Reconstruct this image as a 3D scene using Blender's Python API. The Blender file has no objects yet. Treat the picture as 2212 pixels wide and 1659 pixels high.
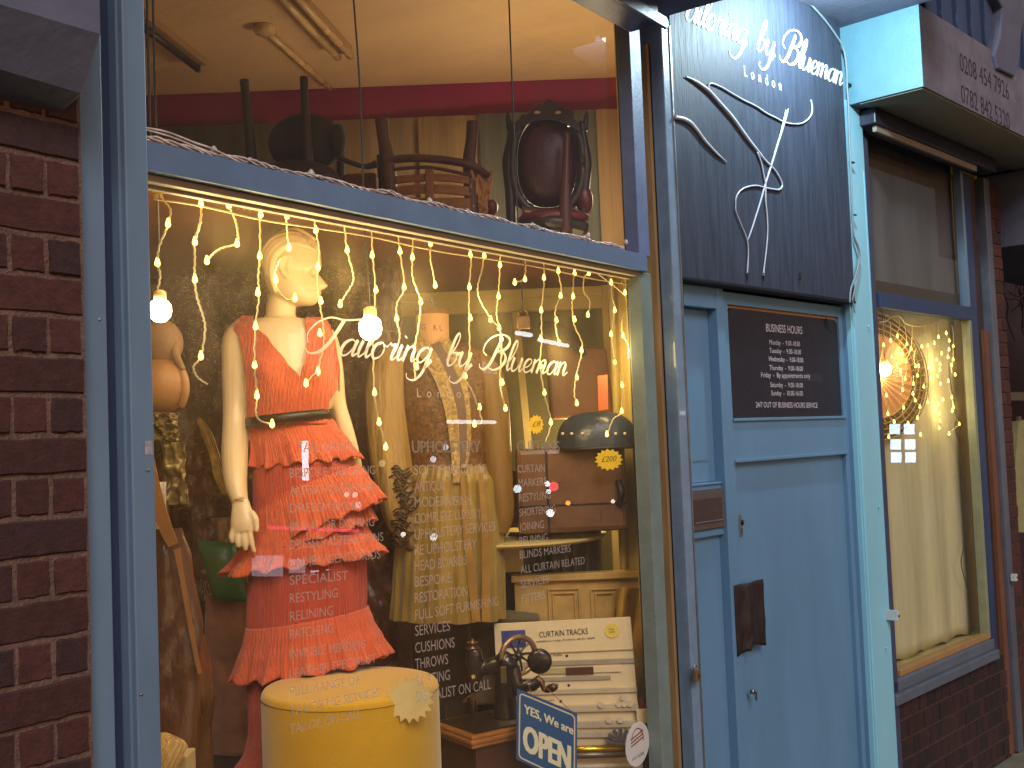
import bpy, math, random
from mathutils import Vector, Matrix, noise
random.seed(7)
R = math.radians
scn = bpy.context.scene
COL = scn.collection
# ------------------------------------------------------------------ camera
F, CX, CY = 2400.0, 1106.0, 829.5            # focal length and centre, in units of a 2212 x 1659 picture
CAMY, CAMZ = -1.95, 1.96
_U = Vector((-.0395, 1, -.0506)).normalized()         # world up, seen by the camera
_X = Vector(((2850-CX)/F, -(882-CY)/F, -1))           # direction of the left shopfront
_X = (_X - _U*_X.dot(_U)).normalized()
_Y = _U.cross(_X)
_XB = Vector(((3343-CX)/F, -(863-CY)/F, -1))
_XB = (_XB - _U*_XB.dot(_U)).normalized()
def c2w(v): return Vector((v.dot(_X), v.dot(_Y), v.dot(_U)))
cam_d = bpy.data.cameras.new('camera'); cam = bpy.data.objects.new('camera', cam_d); COL.objects.link(cam)
M = Matrix.Identity(4)
for j, e in enumerate((Vector((1,0,0)), Vector((0,1,0)), Vector((0,0,1)))):
    w = c2w(e)
    for i in range(3): M[i][j] = w[i]
M.translation = Vector((0, CAMY, CAMZ))
cam.matrix_world = M
cam_d.sensor_width = 36; cam_d.lens = F/2212*36; cam_d.clip_end = 500; cam_d.clip_start = .05
scn.camera = cam
# ------------------------------------------------------------------ world, night sky, moon / street glow
wd = bpy.data.worlds.new('World'); scn.world = wd; wd.use_nodes = True
nt = wd.node_tree; nt.nodes.clear()
sky = nt.nodes.new('ShaderNodeTexSky'); sky.sky_type = 'NISHITA'; sky.sun_disc = False
sky.sun_elevation = R(14); sky.sun_rotation = R(200); sky.altitude = 50
tint = nt.nodes.new('ShaderNodeMix'); tint.data_type = 'RGBA'; tint.blend_type = 'MULTIPLY'; tint.inputs[0].default_value = 1
tint.inputs[7].default_value = (1.0, .76, .70, 1)
bg = nt.nodes.new('ShaderNodeBackground'); bg.inputs[1].default_value = .030
wo = nt.nodes.new('ShaderNodeOutputWorld')
nt.links.new(sky.outputs[0], tint.inputs[6]); nt.links.new(tint.outputs[2], bg.inputs[0]); nt.links.new(bg.outputs[0], wo.inputs[0])
sd = bpy.data.lights.new('street_glow', 'SUN'); sd.energy = .85; sd.angle = R(25); sd.color = (1.0, .93, .96)
so = bpy.data.objects.new('street_glow', sd); COL.objects.link(so)
so.rotation_euler = Vector((.50, .62, -.60)).to_track_quat('-Z', 'Y').to_euler()
scn.view_settings.view_transform = 'Standard'; scn.view_settings.look = 'None'
scn.view_settings.exposure = 1.0; scn.view_settings.gamma = 1
scn.cycles.max_bounces = 8; scn.cycles.transparent_max_bounces = 16
scn.cycles.sample_clamp_indirect = 3; scn.cycles.caustics_reflective = False; scn.cycles.caustics_refractive = False
def point(name, p, watts, col, r=.03):
    l = bpy.data.lights.new(name, 'POINT'); l.energy = watts; l.color = col; l.shadow_soft_size = r
    o = bpy.data.objects.new(name, l); COL.objects.link(o); o.location = p; return o
# ------------------------------------------------------------------ frames and picture -> place helpers
cw = Vector((0, CAMY, CAMZ))
def ray(px, py): return c2w(Vector(((px-CX)/F, -(py-CY)/F, -1)))
def onplane(px, py, p0, n):
    r = ray(px, py); return cw + r*((Vector(p0)-cw).dot(n)/r.dot(n))
def A(px, py, y=0.0):
    p = onplane(px, py, (0, y, 0), Vector((0, 1, 0))); return Vector((p.x, y, p.z))
class Frame:
    def __init__(s, o, rz):
        s.rz = rz; s.M = Matrix.Translation(o) @ Matrix.Rotation(rz, 4, 'Z'); s.I = s.M.inverted()
FA = Frame((0,0,0), 0)
_xb = c2w(_XB)
FB = Frame((A(1440, 830).x, 0, 0), math.atan2(_xb.y, _xb.x))
def B(px, py, v=0.0):
    n = FB.M.to_3x3() @ Vector((0,1,0)); p0 = FB.M @ Vector((0, v, 0))
    q = FB.I @ onplane(px, py, p0, n); return Vector((q.x, v, q.z))
_rt = c2w(Vector((1,0,0))); FV = Frame((0, CAMY, 0), math.atan2(_rt.y, _rt.x))
def V(px, py, d):
    n = FV.M.to_3x3() @ Vector((0,1,0)); p0 = FV.M @ Vector((0, d, 0))
    q = FV.I @ onplane(px, py, p0, n); return Vector((q.x, d, q.z))
def HZ(px, py, z, fr=None):
    p = onplane(px, py, (0,0,z), Vector((0,0,1))); return (fr.I @ p) if fr else p
def V2A(v): return FV.M @ Vector(v)
# ------------------------------------------------------------------ materials
def lin(c): return tuple(((x/255)/12.92 if x/255 <= .04045 else ((x/255+.055)/1.055)**2.4) for x in c)
MATS = {}
def mat(name, col, rough=.6, metal=0, var=.2, vs=12, bump=.15, bs=60, spec=.5, coat=0, col2=None, stretch=(1,1,1), dist=.004, trans=0, sheen=0, wave=None):
    if name in MATS: return MATS[name]
    m = bpy.data.materials.new(name); m.use_nodes = True; n = m.node_tree.nodes; L = m.node_tree.links
    b = n['Principled BSDF']; c = lin(col)
    tc = n.new('ShaderNodeTexCoord'); mp = n.new('ShaderNodeMapping'); mp.inputs[3].default_value = stretch
    L.new(tc.outputs['Object'], mp.inputs[0])
    nz = n.new('ShaderNodeTexNoise'); nz.inputs['Scale'].default_value = vs; nz.inputs['Detail'].default_value = 6; nz.inputs['Roughness'].default_value = .65
    L.new(mp.outputs[0], nz.inputs['Vector'])
    cr = n.new('ShaderNodeValToRGB'); cr.color_ramp.elements[0].position = .3; cr.color_ramp.elements[1].position = .7
    d = lin(col2) if col2 else tuple(x*(1-var) for x in c)
    cr.color_ramp.elements[0].color = (*d, 1); cr.color_ramp.elements[1].color = (*(tuple(min(1, x*(1+var*.4)) for x in c) if not col2 else c), 1)
    L.new(nz.outputs[0], cr.inputs[0]); L.new(cr.outputs[0], b.inputs['Base Color'])
    b.inputs['Roughness'].default_value = rough; b.inputs['Metallic'].default_value = metal
    b.inputs['Specular IOR Level'].default_value = spec; b.inputs['Coat Weight'].default_value = coat
    b.inputs['Sheen Weight'].default_value = sheen
    if trans: b.inputs['Transmission Weight'].default_value = trans
    mr = n.new('ShaderNodeMapRange'); mr.inputs[3].default_value = max(0, rough-.12); mr.inputs[4].default_value = min(1, rough+.15)
    L.new(nz.outputs[0], mr.inputs[0]); L.new(mr.outputs[0], b.inputs['Roughness'])
    if bump:
        nb = n.new('ShaderNodeTexNoise'); nb.inputs['Scale'].default_value = bs; nb.inputs['Detail'].default_value = 5
        L.new(mp.outputs[0], nb.inputs['Vector'])
        bp = n.new('ShaderNodeBump'); bp.inputs['Strength'].default_value = min(1, bump*2); bp.inputs['Distance'].default_value = dist
        src = nb.outputs[0]
        if wave:
            wv = n.new('ShaderNodeTexWave'); wv.inputs['Scale'].default_value = wave; wv.inputs['Distortion'].default_value = 3; wv.inputs['Detail'].default_value = 3
            wv.inputs['Detail Scale'].default_value = .6
            L.new(mp.outputs[0], wv.inputs['Vector']); ad = n.new('ShaderNodeMath'); ad.operation = 'ADD'
            L.new(nb.outputs[0], ad.inputs[0]); L.new(wv.outputs[1], ad.inputs[1]); src = ad.outputs[0]
        L.new(src, bp.inputs['Height']); L.new(bp.outputs[0], b.inputs['Normal'])
    MATS[name] = m; return m
def emis(name, col, s, sampled=True):
    m = bpy.data.materials.new(name); m.use_nodes = True; n = m.node_tree.nodes; n.clear()
    e = n.new('ShaderNodeEmission'); e.inputs[0].default_value = (*col, 1); e.inputs[1].default_value = s
    o = n.new('ShaderNodeOutputMaterial'); m.node_tree.links.new(e.outputs[0], o.inputs[0])
    if not sampled: m.cycles.emission_sampling = 'NONE'
    MATS[name] = m; return m
def glassmat(name, dust=.05, refl=1.0, haze_col=(.95,.76,.44)):  # window dust, tinted gold so the warm haze sits in its colour
    m = bpy.data.materials.new(name); m.use_nodes = True; n = m.node_tree.nodes; L = m.node_tree.links; n.clear()
    o = n.new('ShaderNodeOutputMaterial'); t = n.new('ShaderNodeBsdfTransparent'); t.inputs[0].default_value = (.95,.965,.95,1)
    g = n.new('ShaderNodeBsdfGlossy'); g.inputs['Roughness'].default_value = .004; g.inputs[0].default_value = (refl, refl, refl, 1)
    fr = n.new('ShaderNodeFresnel'); fr.inputs[0].default_value = 1.5
    x = n.new('ShaderNodeMixShader'); L.new(fr.outputs[0], x.inputs[0]); L.new(t.outputs[0], x.inputs[1]); L.new(g.outputs[0], x.inputs[2])
    tr = n.new('ShaderNodeBsdfTranslucent'); tr.inputs[0].default_value = (*haze_col, 1)
    df = n.new('ShaderNodeBsdfDiffuse'); df.inputs[0].default_value = (*haze_col, 1)
    a = n.new('ShaderNodeMixShader'); a.inputs[0].default_value = .3; L.new(tr.outputs[0], a.inputs[1]); L.new(df.outputs[0], a.inputs[2])
    tc = n.new('ShaderNodeTexCoord'); nz = n.new('ShaderNodeTexNoise'); nz.inputs['Scale'].default_value = 3.5; nz.inputs['Detail'].default_value = 9; nz.inputs['Roughness'].default_value = .75
    mp = n.new('ShaderNodeMapping'); mp.inputs[3].default_value = (1, 1, .5); L.new(tc.outputs['Object'], mp.inputs[0]); L.new(mp.outputs[0], nz.inputs['Vector'])
    mr = n.new('ShaderNodeMapRange'); mr.inputs[1].default_value = .35; mr.inputs[2].default_value = .75; mr.inputs[3].default_value = dust*.5; mr.inputs[4].default_value = dust*2
    L.new(nz.outputs[0], mr.inputs[0])
    y = n.new('ShaderNodeMixShader'); L.new(mr.outputs[0], y.inputs[0]); L.new(x.outputs[0], y.inputs[1]); L.new(a.outputs[0], y.inputs[2])
    ge = n.new('ShaderNodeNewGeometry'); t2 = n.new('ShaderNodeBsdfTransparent'); z = n.new('ShaderNodeMixShader')
    L.new(ge.outputs['Backfacing'], z.inputs[0]); L.new(y.outputs[0], z.inputs[1]); L.new(t2.outputs[0], z.inputs[2])
    L.new(z.outputs[0], o.inputs[0]); MATS[name] = m; return m
# ------------------------------------------------------------------ mesh building
def cr(pts, n=6):
    P = [Vector(p) for p in pts]
    if len(P) < 3: return P
    out = []
    for i in range(len(P)-1):
        a = P[max(0,i-1)]; b = P[i]; c = P[i+1]; d = P[min(len(P)-1,i+2)]
        for k in range(n):
            t = k/n
            out.append(.5*((2*b)+(c-a)*t+(2*a-5*b+4*c-d)*t*t+(3*b-a-3*c+d)*t**3))
    out.append(P[-1]); return out
def crs(vals, n=6):
    return [v[0] for v in cr([(x,0,0) for x in vals], n)] if len(vals) > 2 else list(vals)
class MB:
    def __init__(s): s.st = []; s.v = []; s.f = []; s.mi = []; s.cur = 0; s.col = []; s.cc = .5
    def add(s, vs, fs):
        o = len(s.v); s.st.append((o, len(s.f))); s.v += [Vector(p) for p in vs]; s.col += [s.cc]*len(vs)
        s.f += [tuple(i+o for i in f) for f in fs]; s.mi += [s.cur]*len(fs); return s
    def box(s, x0,x1,y0,y1,z0,z1):
        if x0>x1: x0,x1=x1,x0
        if y0>y1: y0,y1=y1,y0
        if z0>z1: z0,z1=z1,z0
        return s.add([(x0,y0,z0),(x1,y0,z0),(x1,y1,z0),(x0,y1,z0),(x0,y0,z1),(x1,y0,z1),(x1,y1,z1),(x0,y1,z1)],
            [(0,3,2,1),(4,5,6,7),(0,1,5,4),(1,2,6,5),(2,3,7,6),(3,0,4,7)])
    def prism(s, pts, off):           # outline of 3-D points extruded by the vector off
        n = len(pts); P = [Vector(p) for p in pts]; off = Vector(off)
        return s.add(P+[p+off for p in P], [tuple(range(n)), tuple(range(2*n-1, n-1, -1))] + [(i, i+n, (i+1)%n+n, (i+1)%n) for i in range(n)])
    def loft(s, rings, caps=True, closed=True):
        o = len(s.v); n = len(rings[0])
        vs = [p for r in rings for p in r]; fs = []
        m = n if closed else n-1
        for i in range(len(rings)-1):
            for j in range(m): fs.append((i*n+j, i*n+(j+1)%n, (i+1)*n+(j+1)%n, (i+1)*n+j))
        if caps and closed: fs += [tuple(range(n-1,-1,-1)), tuple((len(rings)-1)*n+j for j in range(n))]
        return s.add(vs, fs)
    def tube(s, pts, r, seg=8, n=1, caps=True, sq=1.0):
        P = cr(pts, n) if n > 1 else [Vector(p) for p in pts]
        rr = (crs(r, n) if n > 1 else list(r)) if isinstance(r, (list, tuple)) else [r]*len(P)
        rings = []; up = None
        for i, p in enumerate(P):
            d = (P[min(i+1,len(P)-1)]-P[max(i-1,0)])
            d = d.normalized() if d.length > 1e-9 else Vector((0,0,1))
            if up is None: up = Vector((0,1,0)) if abs(d.y) < .9 else Vector((1,0,0))
            a = (up - d*up.dot(d)).normalized(); b = d.cross(a); up = a
            rings.append([p + a*math.cos(2*math.pi*k/seg)*rr[i]*sq + b*math.sin(2*math.pi*k/seg)*rr[i] for k in range(seg)])
        return s.loft(rings, caps)
    def lathe(s, prof, c=(0,0,0), seg=24, axis='z', sx=1, sy=1):
        c = Vector(c); rings = []
        for r, h in prof:
            ring = []
            for k in range(seg):
                a = 2*math.pi*k/seg; u, w = math.cos(a)*r*sx, math.sin(a)*r*sy
                ring.append(c + (Vector((u,w,h)) if axis == 'z' else Vector((u,h,w)) if axis == 'y' else Vector((h,u,w))))
            rings.append(ring)
        return s.loft(rings)
    def ball(s, c, r, seg=12, rows=8):
        r = r if isinstance(r, (tuple, list)) else (r,r,r); c = Vector(c); rings = []
        for i in range(1, rows):
            t = math.pi*i/rows
            rings.append([c+Vector((math.sin(t)*math.cos(2*math.pi*k/seg)*r[0], math.sin(t)*math.sin(2*math.pi*k/seg)*r[1], -math.cos(t)*r[2])) for k in range(seg)])
        return s.loft(rings)
    def grid(s, fn, nu, nv, wrap=False):
        m = nu if wrap else nu+1
        vs = [fn(i/nu, j/nv) for j in range(nv+1) for i in range(m)]
        fs = [(j*m+i, j*m+(i+1)%m, (j+1)*m+(i+1)%m, (j+1)*m+i) for j in range(nv) for i in range(nu)]
        return s.add(vs, fs)
    def ribbon(s, pts, w, n=6, nrm=(0,-1,0), th=.0):   # flat pen stroke of varying width lying in the plane with normal nrm
        P = cr(pts, n); ws = crs(w, n) if isinstance(w, (list,tuple)) else [w]*len(P); nrm = Vector(nrm)
        Lf, Rt = [], []
        for i, p in enumerate(P):
            d = (P[min(i+1,len(P)-1)]-P[max(i-1,0)]); d = d.normalized() if d.length > 1e-9 else Vector((1,0,0))
            q = d.cross(nrm).normalized()*ws[i]*.5; Lf.append(p+q); Rt.append(p-q)
        k = len(P); fs = [(i,i+1,k+i+1,k+i) for i in range(k-1)]
        s.add(Lf+Rt, fs)
        if th:
            o = nrm*th; s.add([x+o for x in Lf]+[x+o for x in Rt], fs)
            s.add(Lf+[x+o for x in Lf], fs); s.add(Rt+[x+o for x in Rt], fs)
        return s
def mkobj(name, mb, m, base=(0,0,0), smooth=False, bevel=0, solid=0, sub=0, remesh=0, weld=0):
    me = bpy.data.meshes.new(name); base = Vector(base)
    me.from_pydata([v-base for v in mb.v], [], mb.f)
    for x in (m if isinstance(m, (list,tuple)) else [m]): me.materials.append(x)
    me.polygons.foreach_set('material_index', mb.mi)
    if smooth: me.polygons.foreach_set('use_smooth', [True]*len(mb.f))
    at = me.attributes.new('tone', 'FLOAT', 'POINT'); at.data.foreach_set('value', mb.col)
    me.validate(); me.update()
    o = bpy.data.objects.new(name, me); COL.objects.link(o)
    if weld: x = o.modifiers.new('w','WELD'); x.merge_threshold = weld
    if solid: x = o.modifiers.new('s','SOLIDIFY'); x.thickness = solid; x.offset = 0
    if remesh: x = o.modifiers.new('r','REMESH'); x.mode = 'VOXEL'; x.voxel_size = remesh; x.use_smooth_shade = True
    if remesh: x = o.modifiers.new('sm','SMOOTH'); x.factor = .5; x.iterations = 5
    if sub: x = o.modifiers.new('ss','SUBSURF'); x.levels = x.render_levels = sub
    if bevel:
        x = o.modifiers.new('b','BEVEL'); x.width = bevel; x.segments = 2; x.limit_method = 'ANGLE'; x.angle_limit = R(40)
    return o
def props(o, label=None, cat=None, group=None, kind=None):
    if label: o['label'] = label
    if cat: o['category'] = cat
    if group: o['group'] = group
    if kind: o['kind'] = kind
class Thing:
    def __init__(s, name, label, cat, base, fr=FA, group=None):
        s.e = bpy.data.objects.new(name, None); COL.objects.link(s.e); s.e.empty_display_size = .05
        s.base = Vector(base); s.fr = fr
        s.e.location = fr.M @ s.base; s.e.rotation_euler = (0,0,fr.rz); props(s.e, label, cat, group)
    def part(s, name, mb, m, parent=None, label=None, each=False, **k):
        if each:                     # every separate piece becomes a part of its own
            e = mb.st + [(len(mb.v), len(mb.f))]
            for (v0, f0), (v1, f1) in zip(e, e[1:]):
                q = MB(); q.v = mb.v[v0:v1]; q.f = [tuple(i-v0 for i in f) for f in mb.f[f0:f1]]; q.mi = mb.mi[f0:f1]; q.col = mb.col[v0:v1]
                o = s.part(name, q, m, parent, label, **k)
            return o
        o = mkobj(name, mb, m, s.base, **k); o.parent = parent or s.e
        if label: o['label'] = label
        return o
def single(name, mb, m, label, cat, base=(0,0,0), fr=FA, group=None, kind=None, **k):
    o = mkobj(name, mb, m, base, **k); o.location = fr.M @ Vector(base); o.rotation_euler = (0,0,fr.rz)
    props(o, label, cat, group, kind); return o
def struct(name, mb, m, base=(0,0,0), fr=FA, **k):
    return single(name, mb, m, None, None, base, fr, None, 'structure', **k)
# ------------------------------------------------------------------ lettering
def glyphs(txt):
    cu = bpy.data.curves.new('t', 'FONT'); cu.body = txt; cu.resolution_u = 3; cu.align_x = 'LEFT'
    ob = bpy.data.objects.new('t', cu); me = bpy.data.meshes.new_from_object(ob)
    vs = [v.co.copy() for v in me.vertices]; fs = [tuple(p.vertices) for p in me.polygons]
    bpy.data.objects.remove(ob); bpy.data.meshes.remove(me); bpy.data.curves.remove(cu)
    return vs, fs
def text(mb, txt, p0, p1, cap, nrm=(0,-1,0), off=.0006, up=(0,0,1), slant=0):
    """txt on the baseline p0 -> p1 (stretched to fit), capitals cap high"""
    vs, fs = glyphs(txt)
    if not vs: return
    x0 = min(v.x for v in vs); x1 = max(v.x for v in vs); p0 = Vector(p0); p1 = Vector(p1); up = Vector(up)
    sx = 1/(x1-x0); sy = cap/.70; nrm = Vector(nrm); lean = up*1.0
    mb.add([p0+(p1-p0)*((v.x-x0)*sx) + lean*(v.y*sy) + (p1-p0).normalized()*(v.y*sy*slant) + nrm*off for v in vs], fs)
SCR = {   # joined handwriting, pen strokes in units of the x-height, upright; the slant is added when written
 'T': ([[(-.55,.55),(-.75,1.1),(-.45,1.75),(.2,2.15),(1.0,2.1),(1.7,2.2),(2.3,2.35)], [(1.05,2.1),(.85,1.3),(.6,.55),(.2,.05),(-.3,-.02),(-.6,.25)]], 1.45),
 'B': ([[(-.1,.9),(-.5,1.2),(-.45,1.8),(.0,2.3),(.7,2.5),(1.35,2.3),(1.5,1.85),(1.15,1.4),(.65,1.25)], [(.65,1.25),(1.25,1.2),(1.55,.75),(1.3,.2),(.75,-.05),(.25,.1)], [(.75,2.15),(.55,1.2),(.35,.4),(.0,-.05),(-.4,.05),(-.5,.3)]], 1.75),
 'a': ([[(.8,.8),(.5,1.0),(.15,.75),(.05,.3),(.25,.0),(.55,.15),(.8,.7)], [(.85,1.0),(.78,.4),(.85,.02),(1.15,.3)]], 1.05),
 'i': ([[(.15,1.0),(.08,.4),(.2,.0),(.5,.3)], [(.2,1.5),(.22,1.56)]], .45),
 'l': ([[(.0,.3),(.4,1.2),(.5,1.9),(.35,2.2),(.18,1.8),(.1,.6),(.2,.02),(.5,.3)]], .45),
 'o': ([[(.45,1.0),(.15,.85),(.05,.4),(.25,.0),(.6,.12),(.75,.55),(.55,.98),(.45,1.0)], [(.6,.9),(.85,.8),(1.0,.95)]], .9),
 'r': ([[(.0,.75),(.15,1.05),(.25,.9),(.55,.95),(.5,.5),(.5,.1),(.65,.02),(.85,.3)]], .8),
 'n': ([[(.12,1.0),(.05,.0)], [(.08,.45),(.3,.92),(.55,1.0),(.65,.75),(.6,.3),(.7,.0),(1.0,.3)]], .95),
 'm': ([[(.12,1.0),(.05,.0)], [(.08,.45),(.3,.92),(.5,1.0),(.6,.75),(.53,.0)], [(.56,.45),(.8,.92),(1.05,1.0),(1.13,.75),(1.08,.3),(1.18,.0),(1.48,.3)]], 1.45),
 'u': ([[(.1,1.0),(.05,.4),(.2,.0),(.5,.15),(.75,.7)], [(.8,1.0),(.75,.35),(.85,.0),(1.15,.3)]], 1.08),
 'e': ([[(.02,.3),(.4,.42),(.65,.75),(.45,1.0),(.15,.8),(.08,.3),(.3,.0),(.6,.08),(.9,.4)]], .82),
 'g': ([[(.8,.8),(.5,1.0),(.15,.75),(.05,.3),(.25,.0),(.55,.15),(.8,.7)], [(.85,1.0),(.8,.1),(.7,-.7),(.3,-1.15),(-.2,-1.05),(-.35,-.75)], [(.75,-.35),(1.1,.2)]], 1.05),
 'y': ([[(.1,1.0),(.05,.4),(.2,.0),(.5,.15),(.75,.7)], [(.8,1.0),(.75,.1),(.65,-.7),(.25,-1.15),(-.25,-1.0),(-.3,-.7)], [(.7,-.35),(1.1,.2)]], 1.05),
 'b': ([[(.0,.3),(.4,1.2),(.5,1.9),(.35,2.2),(.18,1.8),(.1,.6),(.2,.02),(.5,.05),(.7,.45),(.55,.85),(.35,.8)], [(.6,.8),(.95,.85)]], .95),
 ' ': ([], 1.15)}
def script(mb, txt, p0, p1, xh, nrm=(0,-1,0), off=.0006, pen=.16, slant=.42, th=0, up=(0,0,1), n=5):
    W = sum(SCR[c][1] for c in txt); p0 = Vector(p0); p1 = Vector(p1); ux = (p1-p0)/W; up = Vector(up)*xh; x = 0; nrm = Vector(nrm)
    for c in txt:
        st, adv = SCR[c]
        for q in st:
            pts = [p0 + ux*(x+a+slant*b) + up*b + nrm*off for a, b in q]
            big = 1.15 if c in 'TB' else 1
            w = []
            for i in range(len(q)):
                a = q[max(0,i-1)]; b = q[min(len(q)-1,i+1)]
                dy = b[1]-a[1]; dx = abs(b[0]-a[0])+1e-6
                down = max(0, -dy)/(abs(dy)+dx*.8)
                w.append(xh*pen*(.42+.75*down)*big)
            if len(q) == 2: w = [xh*pen*1.1]*2
            mb.ribbon(pts, w, n, nrm, th)
        x += adv
# ================================================================== THE SETTING
def xa(px, y=0): return A(px, 830, y).x
def ub(px, v=0): return B(px, 890, v).x
# paints
M_brick = mat('brick', (118,60,50), .85, var=.45, vs=9, bump=.5, bs=90)
def brickmat(name, base, dark):
    m = mat(name, base, .88, var=.4, vs=25, bump=.5, bs=120, dist=.003)
    n = m.node_tree.nodes; L = m.node_tree.links; b = n['Principled BSDF']
    at = n.new('ShaderNodeAttribute'); at.attribute_name = 'tone'
    r = n.new('ShaderNodeValToRGB'); r.color_ramp.elements[0].color = (*lin(dark), 1); r.color_ramp.elements[1].color = (*lin(base), 1)
    e = r.color_ramp.elements.new(.5); mid = tuple((x+y)/2 for x, y in zip(base, dark)); e.color = (*lin((mid[0]*1.05, mid[1]*.95, mid[2]*.9)), 1)
    L.new(at.outputs['Fac'], r.inputs[0])
    src = b.inputs['Base Color'].links[0].from_socket
    mx = n.new('ShaderNodeMix'); mx.data_type = 'RGBA'; mx.blend_type = 'MULTIPLY'; mx.inputs[0].default_value = .6
    L.new(r.outputs[0], mx.inputs[6])
    nz = n.new('ShaderNodeTexNoise'); nz.inputs['Scale'].default_value = 40; nz.inputs['Detail'].default_value = 8
    tc = n.new('ShaderNodeTexCoord'); L.new(tc.outputs['Object'], nz.inputs['Vector'])
    mr = n.new('ShaderNodeMapRange'); mr.inputs[1].default_value = .3; mr.inputs[2].default_value = .7; mr.inputs[3].default_value = .35; mr.inputs[4].default_value = 1.15
    L.new(nz.outputs[0], mr.inputs[0]); L.new(mr.outputs[0], mx.inputs[7]); L.new(mx.outputs[2], b.inputs['Base Color'])
    return m
MB1 = brickmat('old_red_brick', (86,48,42), (60,38,36))
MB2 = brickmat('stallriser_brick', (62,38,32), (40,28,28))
M_mort = mat('mortar', (118,92,82), .95, var=.45, vs=40, bump=.8, bs=150, dist=.006)
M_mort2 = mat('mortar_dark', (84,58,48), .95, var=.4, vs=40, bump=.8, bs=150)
M_frame = mat('blue_paint', (108,132,156), .42, var=.16, vs=5, bump=.10, bs=45, stretch=(1,1,.3))
M_navy = mat('navy_paint', (50,66,100), .38, var=.25, vs=6, bump=.08, bs=60, stretch=(1,1,.3))
M_trans = mat('transom_blue', (98,120,150), .4, var=.15, vs=5, bump=.12, bs=30)
M_white = mat('old_white_paint', (222,206,178), .5, var=.15, vs=20, bump=.1)
M_black = mat('black_rubber', (14,14,18), .5, var=.3)
M_door = mat('door_blue', (98,138,170), .38, var=.14, vs=4, bump=.08, bs=25, stretch=(1,1,.25), coat=.0)
M_pillar = mat('pale_blue_paint', (140,200,220), .45, var=.08, vs=4, bump=.1, bs=22, stretch=(1,1,.3))
M_conc = mat('painted_render', (98,102,122), .8, var=.28, vs=5, bump=.3, bs=30, dist=.004)
M_metal = mat('grey_metal', (150,150,155), .4, metal=.8, var=.2)
M_brownwood = mat('dark_stained_wood', (62,40,34), .5, var=.5, vs=14, bump=.6, bs=30, stretch=(3,3,.4))
def bricks(mb_b, mb_m, x0, x1, z0, z1, y, course, widths, jt=.0095, depth=.05, seed=1):
    rnd = random.Random(seed); z = z0; r = 0
    while z < z1:
        w, off = widths[r % len(widths)]
        x = x0 - off
        while x < x1:
            a = max(x, x0)+jt/2; b = min(x+w, x1)-jt/2; zt = min(z+course, z1)-jt/2; zb = z+jt/2
            if b-a > .012 and zt-zb > .01:
                mb_b.cc = rnd.random()**1.3; j = lambda s=.0022: rnd.uniform(-s, s)
                f = y+rnd.uniform(-.002, .003)
                n = 6; ring0 = []; ring1 = []
                per = []
                for k in range(n): per.append((a+(b-a)*k/n, zb))
                for k in range(3): per.append((b, zb+(zt-zb)*k/3))
                for k in range(n): per.append((b-(b-a)*k/n, zt))
                for k in range(3): per.append((a, zt-(zt-zb)*k/3))
                cx, cz = (a+b)/2, (zt+zb)/2
                for px_, pz_ in per:
                    q = (px_+j(.0016), pz_+j(.0018))
                    ring0.append(Vector((q[0], f+depth, q[1]))); ring1.append((q[0], q[1]))
                mid = [Vector((p[0], f+.004, p[1])) for p in ring1]
                ft = [Vector((p[0]+(cx-p[0])/abs(cx-p[0]+1e-9)*.003, f, p[1]+(cz-p[1])/(abs(cz-p[1])+1e-9)*.003)) for p in ring1]
                mb_b.loft([ring0, mid, ft])
            x += w
        z += course; r += 1
    mb_m.box(x0, x1, y+.006, y+depth+.05, z0, z1)
# ---------------- left brick pier
t = Thing('brick_wall', 'dark red brick pier with pale gritty mortar at the left edge beside the blue frame', 'wall', (.9, -.09, 0))
b_, m_ = MB(), MB()
zc = .0731; z_ref = A(100, 941, -.09).z
z0 = z_ref - zc*int(z_ref/zc)
hw = .0715
xs = xa(189, -.09)
BX = -.9
bricks(b_, m_, BX, xs, z0+6*zc, 2.72, -.09, zc, [(hw*2.9, hw*2.9-((xs-BX) % (hw*2.9))), (hw, hw-((xs-BX-.004) % hw))], seed=3)
t.part('brickwork', b_, MB1); t.part('mortar', m_, M_mort)
# corbel of painted render over the pier
zc0 = A(0, 158, -.16).z
prof = [(-.08, zc0-.02), (-.155, zc0+.005), (-.215, zc0+.10), (-.215, zc0+.5), (-.02, zc0+.5), (-.02, zc0-.02)]
xe = xa(196, -.16)
mb = MB()
rs = []
for k in range(13):
    x = -.9 + (xe+.9)*k/12
    rs.append([Vector((x, y+random.uniform(-.003,.003), z+random.uniform(-.004,.004))) for y, z in prof])
mb.loft(rs)
single('render_corbel', mb, M_conc, 'rough grey painted render corbel jutting out above the brick pier', 'corbel', (.9, -.15, zc0), bevel=.006)
# ---------------- left shop window
zt0 = A(600, 424, -.035).z; zt1 = zt0 + .060          # transom
GX0, GX1 = xa(327, -.045), xa(1392, .03)
TOPZ = 3.56
w = Thing('shop_window', 'large display window in a blue painted frame lettered in white, fairy lights behind the glass', 'window', (GX0, 0, .5))
WIN = w
mb = MB(); mb.box(xs+.002, xa(234,-.05), -.05, .06, 0, TOPZ)
w.part('outer_post', mb, M_frame, bevel=.003)
mb = MB(); mb.box(xa(234,-.05)-.001, xa(281,-.045), -.006, .05, 0, TOPZ)
w.part('shutter_channel', mb, M_navy)
mb = MB(); mb.box(xa(264,-.028), xa(267,-.028)+.003, -.030, -.006, 0, TOPZ)
w.part('channel_lip', mb, M_frame)
mb = MB(); mb.box(xa(281,-.045), GX0+.004, -.045, .055, 0, TOPZ)
w.part('inner_post', mb, M_frame, bevel=.003)
mb = MB()
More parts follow.
